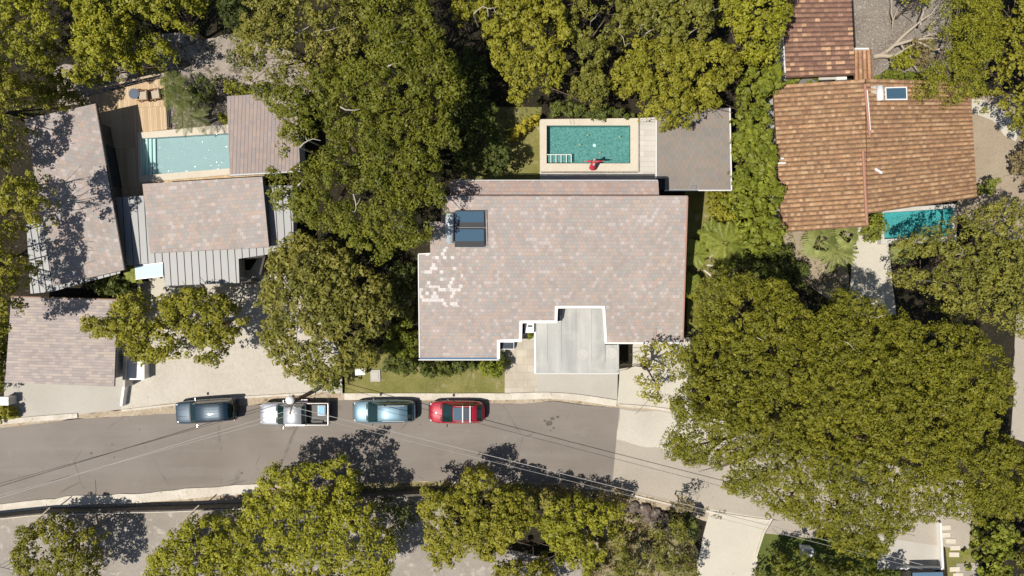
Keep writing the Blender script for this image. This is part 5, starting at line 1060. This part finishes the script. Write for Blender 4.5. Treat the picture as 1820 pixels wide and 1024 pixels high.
tree('mixed row of low shrubs along the north coping of the teal pool', [(962, 192), (1010, 182), (1060, 190), (1130, 196), (1132, 209), (1050, 208), (966, 207)], 1.3, .9, 'leaf_shrub', kind='shrub', name='shrub', lobe=.6, lobeh=.4, clump=.28, sp=.34, gap=.3, limbs=3, tone=.6, skirt=.6)
for lab, pts_, m_ in (('leafy shrub at the west end of the bed below the main house', [(672, 645), (700, 632), (745, 638), (748, 662), (715, 668), (685, 664)], 'leaf_shrub'),
                      ('mid green shrub second from the west in the bed below the main house', [(745, 638), (800, 640), (806, 664), (770, 670), (746, 666)], 'leaf_shrub'),
                      ('shrub in the middle of the bed below the main house, darker and taller', [(802, 640), (845, 641), (842, 662), (808, 668)], 'leaf_shrub'),
                      ('shrub at the east end of the bed, next to the stone path', [(852, 640), (892, 640), (896, 660), (880, 668), (855, 662)], 'leaf_hedge')):
    tree(lab, pts_, 1.5, 1.0, m_, kind='shrub', name='shrub', lobe=.55, lobeh=.35, clump=.28, sp=.32, gap=.25, per=34, ln=.24, wd=.10, limbs=3, skirt=.6, tone=.55, group='shrubs in the bed below the main house')
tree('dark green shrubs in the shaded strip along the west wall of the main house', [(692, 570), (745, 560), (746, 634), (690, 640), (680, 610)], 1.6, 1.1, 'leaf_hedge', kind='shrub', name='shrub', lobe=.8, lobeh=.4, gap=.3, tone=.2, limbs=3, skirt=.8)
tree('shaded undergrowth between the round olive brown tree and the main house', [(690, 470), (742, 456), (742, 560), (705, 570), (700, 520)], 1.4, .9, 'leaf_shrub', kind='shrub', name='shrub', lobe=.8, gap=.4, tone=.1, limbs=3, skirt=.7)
tree('tiny plant at the foot of the air conditioning box', [(937, 592), (947, 592), (950, 600), (941, 602)], .6, .4, 'leaf_hedge', kind='plant', name='potted_plant', lobe=.25, lobeh=.1, clump=.14, sp=.18, gap=.1, per=24, ln=.12, wd=.06, limbs=0, skirt=.3)
tree('dark leafy bush leaning on the stone path at the corner of the main house', [(886, 628), (896, 626), (902, 640), (898, 660), (888, 658)], 1.2, .8, 'leaf_shrub', kind='shrub', name='shrub', lobe=.4, lobeh=.2, clump=.24, sp=.28, gap=.2, limbs=0, tone=.1, skirt=.5)
tree('shrub under the road side edge of the great dark tree by the pole', [(575, 655), (610, 650), (612, 685), (600, 696), (580, 690)], 1.8, 1.2, 'leaf_hedge', kind='shrub', name='shrub', lobe=.6, gap=.3, tone=.3, limbs=3)
tree('leafy shrubs on the east lawn against the pavilion corner', [(1252, 345), (1300, 342), (1308, 375), (1300, 400), (1275, 390), (1255, 365)], 1.3, .9, 'leaf_olive', kind='shrub', name='shrub', lobe=.6, lobeh=.3, gap=.35, tone=.6, limbs=3, skirt=.6)
tree('green shrub between the pebble bed and the brown pool house', [(398, 160), (410, 140), (438, 140), (440, 165), (402, 170)], 1.8, 1.2, 'leaf_bright', kind='shrub', name='shrub', lobe=.6, gap=.3, tone=.5, limbs=3)
tree('narrow yellow green shrub line between the pebble bed and pool house wall', [(398, 172), (403, 172), (404, 222), (397, 222)], .9, .6, 'leaf_bright', kind='shrub', name='shrub', lobe=.4, clump=.2, sp=.25, gap=.2, limbs=0, skirt=.4)
tree('dark understorey tree north of the pebble bed by the sandy clearing', [(370, -40), (450, -40), (452, 70), (430, 85), (390, 60), (372, 20)], 4.2, 3.0, 'leaf_shrub', lobe=1.0, gap=.25, tone=.1)
tree('shaded shrub south of the west wing beside the glass awning', [(165, 500), (215, 490), (245, 500), (240, 525), (200, 530), (165, 520)], 1.4, .9, 'leaf_shrub', kind='shrub', name='shrub', lobe=.6, gap=.3, tone=.3, limbs=3, skirt=.6)
tree('low green shrubs between the terracotta roof and the turquoise pool', [(1542, 385), (1565, 380), (1566, 425), (1545, 435), (1530, 425)], 1.1, .8, 'leaf_hedge', kind='shrub', name='shrub', lobe=.5, gap=.4, tone=.4, limbs=2, skirt=.5)
tree('low grass like strip under the parapet between the outbuilding and the terracotta house', [(1398, 138), (1458, 138), (1458, 146), (1398, 148)], .9, .7, 'leaf_hedge', kind='plant', name='ground_plant', lobe=.4, clump=.2, sp=.25, gap=.2, limbs=0, skirt=.4, tone=.2)
tree('green edging plants between the gravel court and the terracotta roof', [(1553, 130), (1636, 134), (1636, 143), (1553, 142)], .9, .7, 'leaf_hedge', kind='plant', name='ground_plant', lobe=.4, clump=.2, sp=.25, gap=.2, limbs=0, skirt=.4, tone=.2)
tree('leafy bush with round light clumps under the fallen branches', [(1575, 110), (1600, 95), (1620, 105), (1612, 125), (1588, 122)], 1.8, 1.2, 'leaf_bright', kind='shrub', name='shrub', lobe=.5, gap=.3, limbs=3, skirt=.8)
tree('thin ground hugging bush right of the fallen branches', [(1610, 75), (1650, 70), (1662, 110), (1630, 125), (1605, 100)], 1.4, .9, 'leaf_dry', kind='shrub', name='shrub', lobe=.6, gap=.5, per=26, tone=.4, limbs=3, skirt=.6)
tree('dark broad leaved bush where the boulders meet the white driveway', [(1195, 905), (1228, 900), (1236, 930), (1225, 948), (1200, 945)], 1.8, 1.2, 'leaf_shrub', kind='shrub', name='shrub', lobe=.5, gap=.25, ln=.28, wd=.12, limbs=3, tone=.3)
tree('small round dark bush at the southeast corner of the terracotta house', [(1737, 325), (1752, 322), (1758, 345), (1742, 352)], 1.4, 1.0, 'leaf_hedge', kind='shrub', name='shrub', lobe=.4, clump=.25, sp=.3, gap=.2, limbs=0, tone=.2)
tree('scrubby bush on the right edge beside the dirt yard', [(1800, 255), (1870, 240), (1870, 350), (1815, 345), (1800, 300)], 2.6, 1.8, 'leaf_dry', kind='shrub', name='shrub', lobe=.8, gap=.45, tone=.5, limbs=4)
tree('tangled brown and green bush between the two bottom trees beside the road verge', [(930, 862), (985, 868), (1000, 900), (970, 925), (940, 905), (915, 880)], 2.6, 1.9, 'leaf_brown', kind='shrub', name='shrub', lobe=.7, gap=.35, tone=.5, limbs=3)
tree('low scraggly olive bush below the boulders at the dry slope', [(1085, 915), (1120, 925), (1125, 960), (1095, 985), (1062, 960)], 1.6, 1.1, 'leaf_olive', kind='shrub', name='shrub', lobe=.6, gap=.5, under=.3, per=26, tone=.5, limbs=3, skirt=.6)
tree('thin dry bush casting lacy shade where the concrete road meets the verge', [(1180, 882), (1230, 880), (1240, 905), (1200, 905)], 2.4, 1.8, 'leaf_dry', kind='shrub', name='shrub', lobe=.6, gap=.6, under=.2, per=18, limbs=4, skirt=.5)
tree('dark leafy shrub in the shade at the south foot of the retaining wall', [(650, 890), (735, 886), (742, 905), (730, 960), (700, 935), (672, 915)], 1.2, .8, 'leaf_shrub', kind='shrub', name='shrub', lobe=.7, gap=.5, under=.3, per=24, limbs=2, skirt=.5)
tree('loose dark understorey tree between the corner trees and the left edge roof', [(60, 120), (120, 100), (130, 150), (125, 185), (70, 200), (50, 160)], 3.6, 2.6, 'leaf_olive', lobe=.9, gap=.45, tone=.2, limbs=5)
tree('dark bush in the pebble bed beside the feathery palm', [(345, 140), (400, 135), (395, 165), (372, 200), (350, 215), (338, 180)], 1.2, .8, 'leaf_shrub', kind='shrub', name='shrub', lobe=.6, gap=.5, under=.3, per=26, tone=.2, limbs=3, skirt=.5)
tree('small dark bush on the sandy clearing under the thinning olive tree', [(400, 95), (445, 90), (450, 125), (415, 130)], 1.6, 1.1, 'leaf_shrub', kind='shrub', name='shrub', lobe=.6, gap=.45, under=.3, per=26, tone=.2, limbs=3, skirt=.6)
# ---- fallen bare tree
ft = thing('fallen_tree', 'bare grey fallen tree with forked branches over the gravel court', 'fallen tree', P(1552, 100, 0))
def limb(pts, r0, name='branch'):
    r0 *= 1.3
    pp = [P(x, y, z) for x, y, z in pts]; fine = []
    for a_, b_ in zip(pp[:-1], pp[1:]): fine += [a_, a_.lerp(b_, .5)+Vector((random.gauss(0, .05), random.gauss(0, .05), random.gauss(0, .05)))]
    fine.append(pp[-1]); MB().tube(fine, [r0*(1-.72*i/(len(fine)-1)) for i in range(len(fine))], 7).build(name, 'dead_wood', ft, True)
limb([(1552, 101, .3), (1572, 99, .5), (1590, 99, .9), (1612, 86, 1.2), (1636, 70, 1.4)], .17, 'trunk')
for l_, r_ in (([(1566, 97, .5), (1590, 80, 1.3), (1618, 72, 1.8), (1650, 68, 2.0), (1688, 70, 2.1)], .13), ([(1590, 80, 1.2), (1612, 58, 1.8), (1636, 38, 2.3), (1668, 8, 2.6)], .11), ([(1636, 45, 2.1), (1646, 12, 2.6), (1650, -20, 2.8)], .07), ([(1650, 50, 2.1), (1675, 22, 2.4), (1690, 0, 2.6)], .06),
               ([(1618, 72, 1.8), (1648, 82, 1.9), (1678, 92, 1.8), (1690, 100, 1.7)], .07), ([(1600, 76, 1.4), (1618, 100, 1.2), (1635, 130, 1.0), (1643, 150, .9)], .05), ([(1640, 66, 1.8), (1660, 60, 1.9), (1672, 66, 2.0)], .05), ([(1578, 95, .8), (1570, 92, .9)], .05), ([(1668, 86, 1.8), (1686, 96, 1.8), (1688, 106, 1.7)], .04), ([(1586, 50, .4), (1584, 20, 1.2), (1583, -10, 1.6)], .05), ([(1586, 40, .7), (1600, 8, 1.6)], .05)): limb(l_, r_)
# ---- palms
def palm(label, px, py, h, nf, fl, mat='leaf_palm', lw=.06, leaf_len=.45, droop=.9, fan=False, seed=1, group='palms', trunk=.13):
    rg = np.random.default_rng(seed); b = P(px, py, h); b = Vector((b.x, b.y, 0)); r = thing('palm_tree', label, 'palm', b, group)
    MB().tube([b, b+Vector((.06, .04, h*.5)), b+Vector((0, 0, h))], [trunk, trunk*.85, trunk*.75], 9).build('trunk', 'palm_bark', r, True)
    V = []; Tn = []; top = np.array(b+Vector((0, 0, h)))
    for k in range(nf):
        an = 2*math.pi*k/nf+rg.normal(0, .18); el = rg.uniform(.15, 1.0); L = fl*rg.uniform(.8, 1.15); up = np.array((0, 0, 1.)); hd = np.array((math.cos(an), math.sin(an), 0.)); sd = np.array((-hd[1], hd[0], 0)); tone = rg.random()
        if fan:     # fan leaf: stalk then radiating blades
            c = top+hd*L*(.25+.35*(1-el))+up*(.75*el*L*.5); n = 15
            V.append(np.array([top-sd*.02, top+sd*.02, c+sd*.02, c-sd*.02])); Tn.append((tone, .4, 0))
            for i in range(n):
                a2 = -1.5+3.0*i/(n-1); d = hd*math.cos(a2)+sd*math.sin(a2); e = c+d*L*rg.uniform(.42, .62)+up*(-.35*L*(.3+.7*el)+rg.normal(0, .05)); w = np.cross(up, d); m_ = c+d*L*.28+up*.03
                V.append(np.array([c, m_-w*lw*.8, e, m_+w*lw*.8])); Tn.append((min(1, tone*.6+rg.random()*.4), .45+rg.random()*.2, 0))
        else:
            n = 25; prev = top; pts_ = []
            for i in range(n+1):
                s = i/n; p = top+hd*L*(s-.12*s*s)+up*(L*(el*.55*s-droop*.55*s*s)); pts_.append(p)
            for i in range(n):
                p, q_ = pts_[i], pts_[i+1]; V.append(np.array([p-sd*.014, p+sd*.014, q_+sd*.014, q_-sd*.014])); Tn.append((tone, .5, 0))
                if i > 2:
                    ll = leaf_len*math.sin(math.pi*(i/n)**.75*.96+.05)+.06
                    for s_ in (-1, 1):
                        d = sd*s_*.86+hd*.55+up*(-.28+rg.normal(0, .1)); d /= np.linalg.norm(d); e = p+d*ll; wv = hd*lw*.5; m_ = p+d*ll*.35
                        V.append(np.array([p, m_-wv, e, m_+wv])); Tn.append((min(1, tone*.6+rg.random()*.4), .42+rg.random()*.2, 0))
    quads_mesh('crown', np.concatenate(V), np.array(Tn), mat, r, tuple(b)); return r
palm('feathery palm with long fronds hanging over the pale blue pool', 338, 205, 3.0, 13, 1.9, leaf_len=.36, seed=1, lw=.045, mat='leaf_shrub')
palm('dark feathery palm beside the plank deck rail, north of the pool palm', 316, 172, 2.6, 12, 1.4, leaf_len=.45, seed=2, lw=.045, mat='leaf_shrub')
palm('small shaded palm at the deck corner next to the pebble bed', 306, 148, 2.2, 12, 1.3, leaf_len=.38, seed=3, lw=.045, mat='leaf_shrub')
palm('yellow green palm on the east lawn nearest the tall hedge', 1290, 432, 2.8, 14, 1.9, leaf_len=.5, seed=4, lw=.06)
palm('pale green palm left of the hedge side palm on the east lawn', 1266, 418, 2.2, 12, 1.3, leaf_len=.4, seed=14, lw=.06)
palm('narrow palm in the dark gap beside the main house east wall', 1236, 450, 2.2, 12, 1.2, leaf_len=.4, seed=5, lw=.06)
palm('lowest palm in the gap beside the main house, above the rain tree', 1230, 508, 2.0, 11, 1.1, leaf_len=.35, seed=6, lw=.06)
palm('small green palm between the stone bars and the tall hedge', 1290, 468, 1.5, 12, .9, leaf_len=.3, seed=16, lw=.06, mat='leaf_hedge')
palm('fan palm with large round leaves at the southwest corner of the terracotta house', 1455, 432, 2.6, 13, 1.7, 'leaf_agave', .055, fan=True, seed=7)
palm('big star shaped agave like palm between the fan palm and the patio', 1487, 448, 1.8, 22, 1.9, 'leaf_agave', .075, leaf_len=.20, droop=.7, seed=8, trunk=.16)
palm('fan palm under the middle of the terracotta south eaves', 1500, 420, 2.2, 12, 1.3, 'leaf_agave', .055, fan=True, seed=9)
palm('small spiky fan palm on the right side of the patio', 1602, 450, 1.5, 14, 1.1, 'leaf_agave', .055, fan=True, seed=10)
palm('dark palm in the shade south of the west wing', 190, 508, 1.6, 13, 1.2, leaf_len=.35, seed=11, lw=.06, mat='leaf_hedge')
palm('small palm in front of the glass awning', 236, 486, 2.0, 12, .9, leaf_len=.32, seed=12, lw=.06)
for i, (x, y) in enumerate(((1030, 257), (1044, 240), (1101, 243), (1066, 271))):
    p = P(x, y, .59); fl = MB().add([(-.09, 0, 0), (0, -.05, .012), (.10, 0, 0), (0, .06, .012)], [(0, 1, 2, 3)]).build('floating_leaf', 'fallen_leaf', None, local=True); fl.location = p; fl.rotation_euler.z = i*1.1
    tag(fl, ['yellow leaf floating left of the pool drain', 'yellow leaf floating above the pool drain toward the north rim', 'yellow leaf floating near the east end of the teal pool', 'yellow leaf floating nearest the person in red'][i], 'leaf', 'yellow leaves floating on the teal pool')
# loose plants and grass tufts
def tufts(name, label, px, n, ln, mat, seed, z=.01):
    rg = np.random.default_rng(seed); Q = [tuple(P(x, y, 0)[:2]) for x, y in px]; xs_, ys_ = [q_[0] for q_ in Q], [q_[1] for q_ in Q]
    x = rg.uniform(min(xs_), max(xs_), n*3); y = rg.uniform(min(ys_), max(ys_), n*3); k = in_poly(x, y, Q); x, y = x[k][:n], y[k][:n]
    w_ = np.array([mnoise.noise(Vector((a*1.1, b*1.1, seed))) for a, b in zip(x, y)]); k = w_ > -.12; x, y = x[k], y[k]; n = len(x)
    cen = np.stack([x, y, z+rg.uniform(.02, ln*.5, n)], 1); nn = np.stack([rg.normal(0, 1, n), rg.normal(0, 1, n), np.full(n, .7)], 1)
    v, t_ = leaves(cen, nn, rg.random(n), rg, ln, ln*.3, .2); o = quads_mesh(name, v, t_, mat, None, (0, 0, 0)); o['kind'] = 'stuff'; o['label'] = label; o['category'] = 'ground cover'; return o
tufts('dry_grass_tufts', 'dry straw coloured grass on the slope south of the road', [(1000, 880), (1120, 900), (1220, 930), (1240, 1000), (1230, 1060), (1030, 1060), (1040, 960), (960, 900)], 9000, .22, 'leaf_dry', 1)
tufts('leaf_litter', 'loose leaves and low ground cover under the trees', [(-30, 100), (450, -30), (960, -30), (960, 205), (860, 320), (790, 350), (700, 640), (600, 560), (450, 60), (60, 260), (-30, 700)], 16000, .22, 'leaf_shrub', 2)
tufts('leaf_litter', 'scattered leaf litter and weeds around the hedge and palms', [(1300, 340), (1400, 400), (1520, 410), (1500, 540), (1420, 560), (1300, 520), (1222, 600), (1222, 430)], 6000, .2, 'leaf_shrub', 3)
tufts('weeds', 'low weeds along the verge south of the road', [(600, 858), (1000, 860), (1290, 906), (1290, 925), (1060, 885), (620, 882)], 5000, .16, 'leaf_dry', 5)
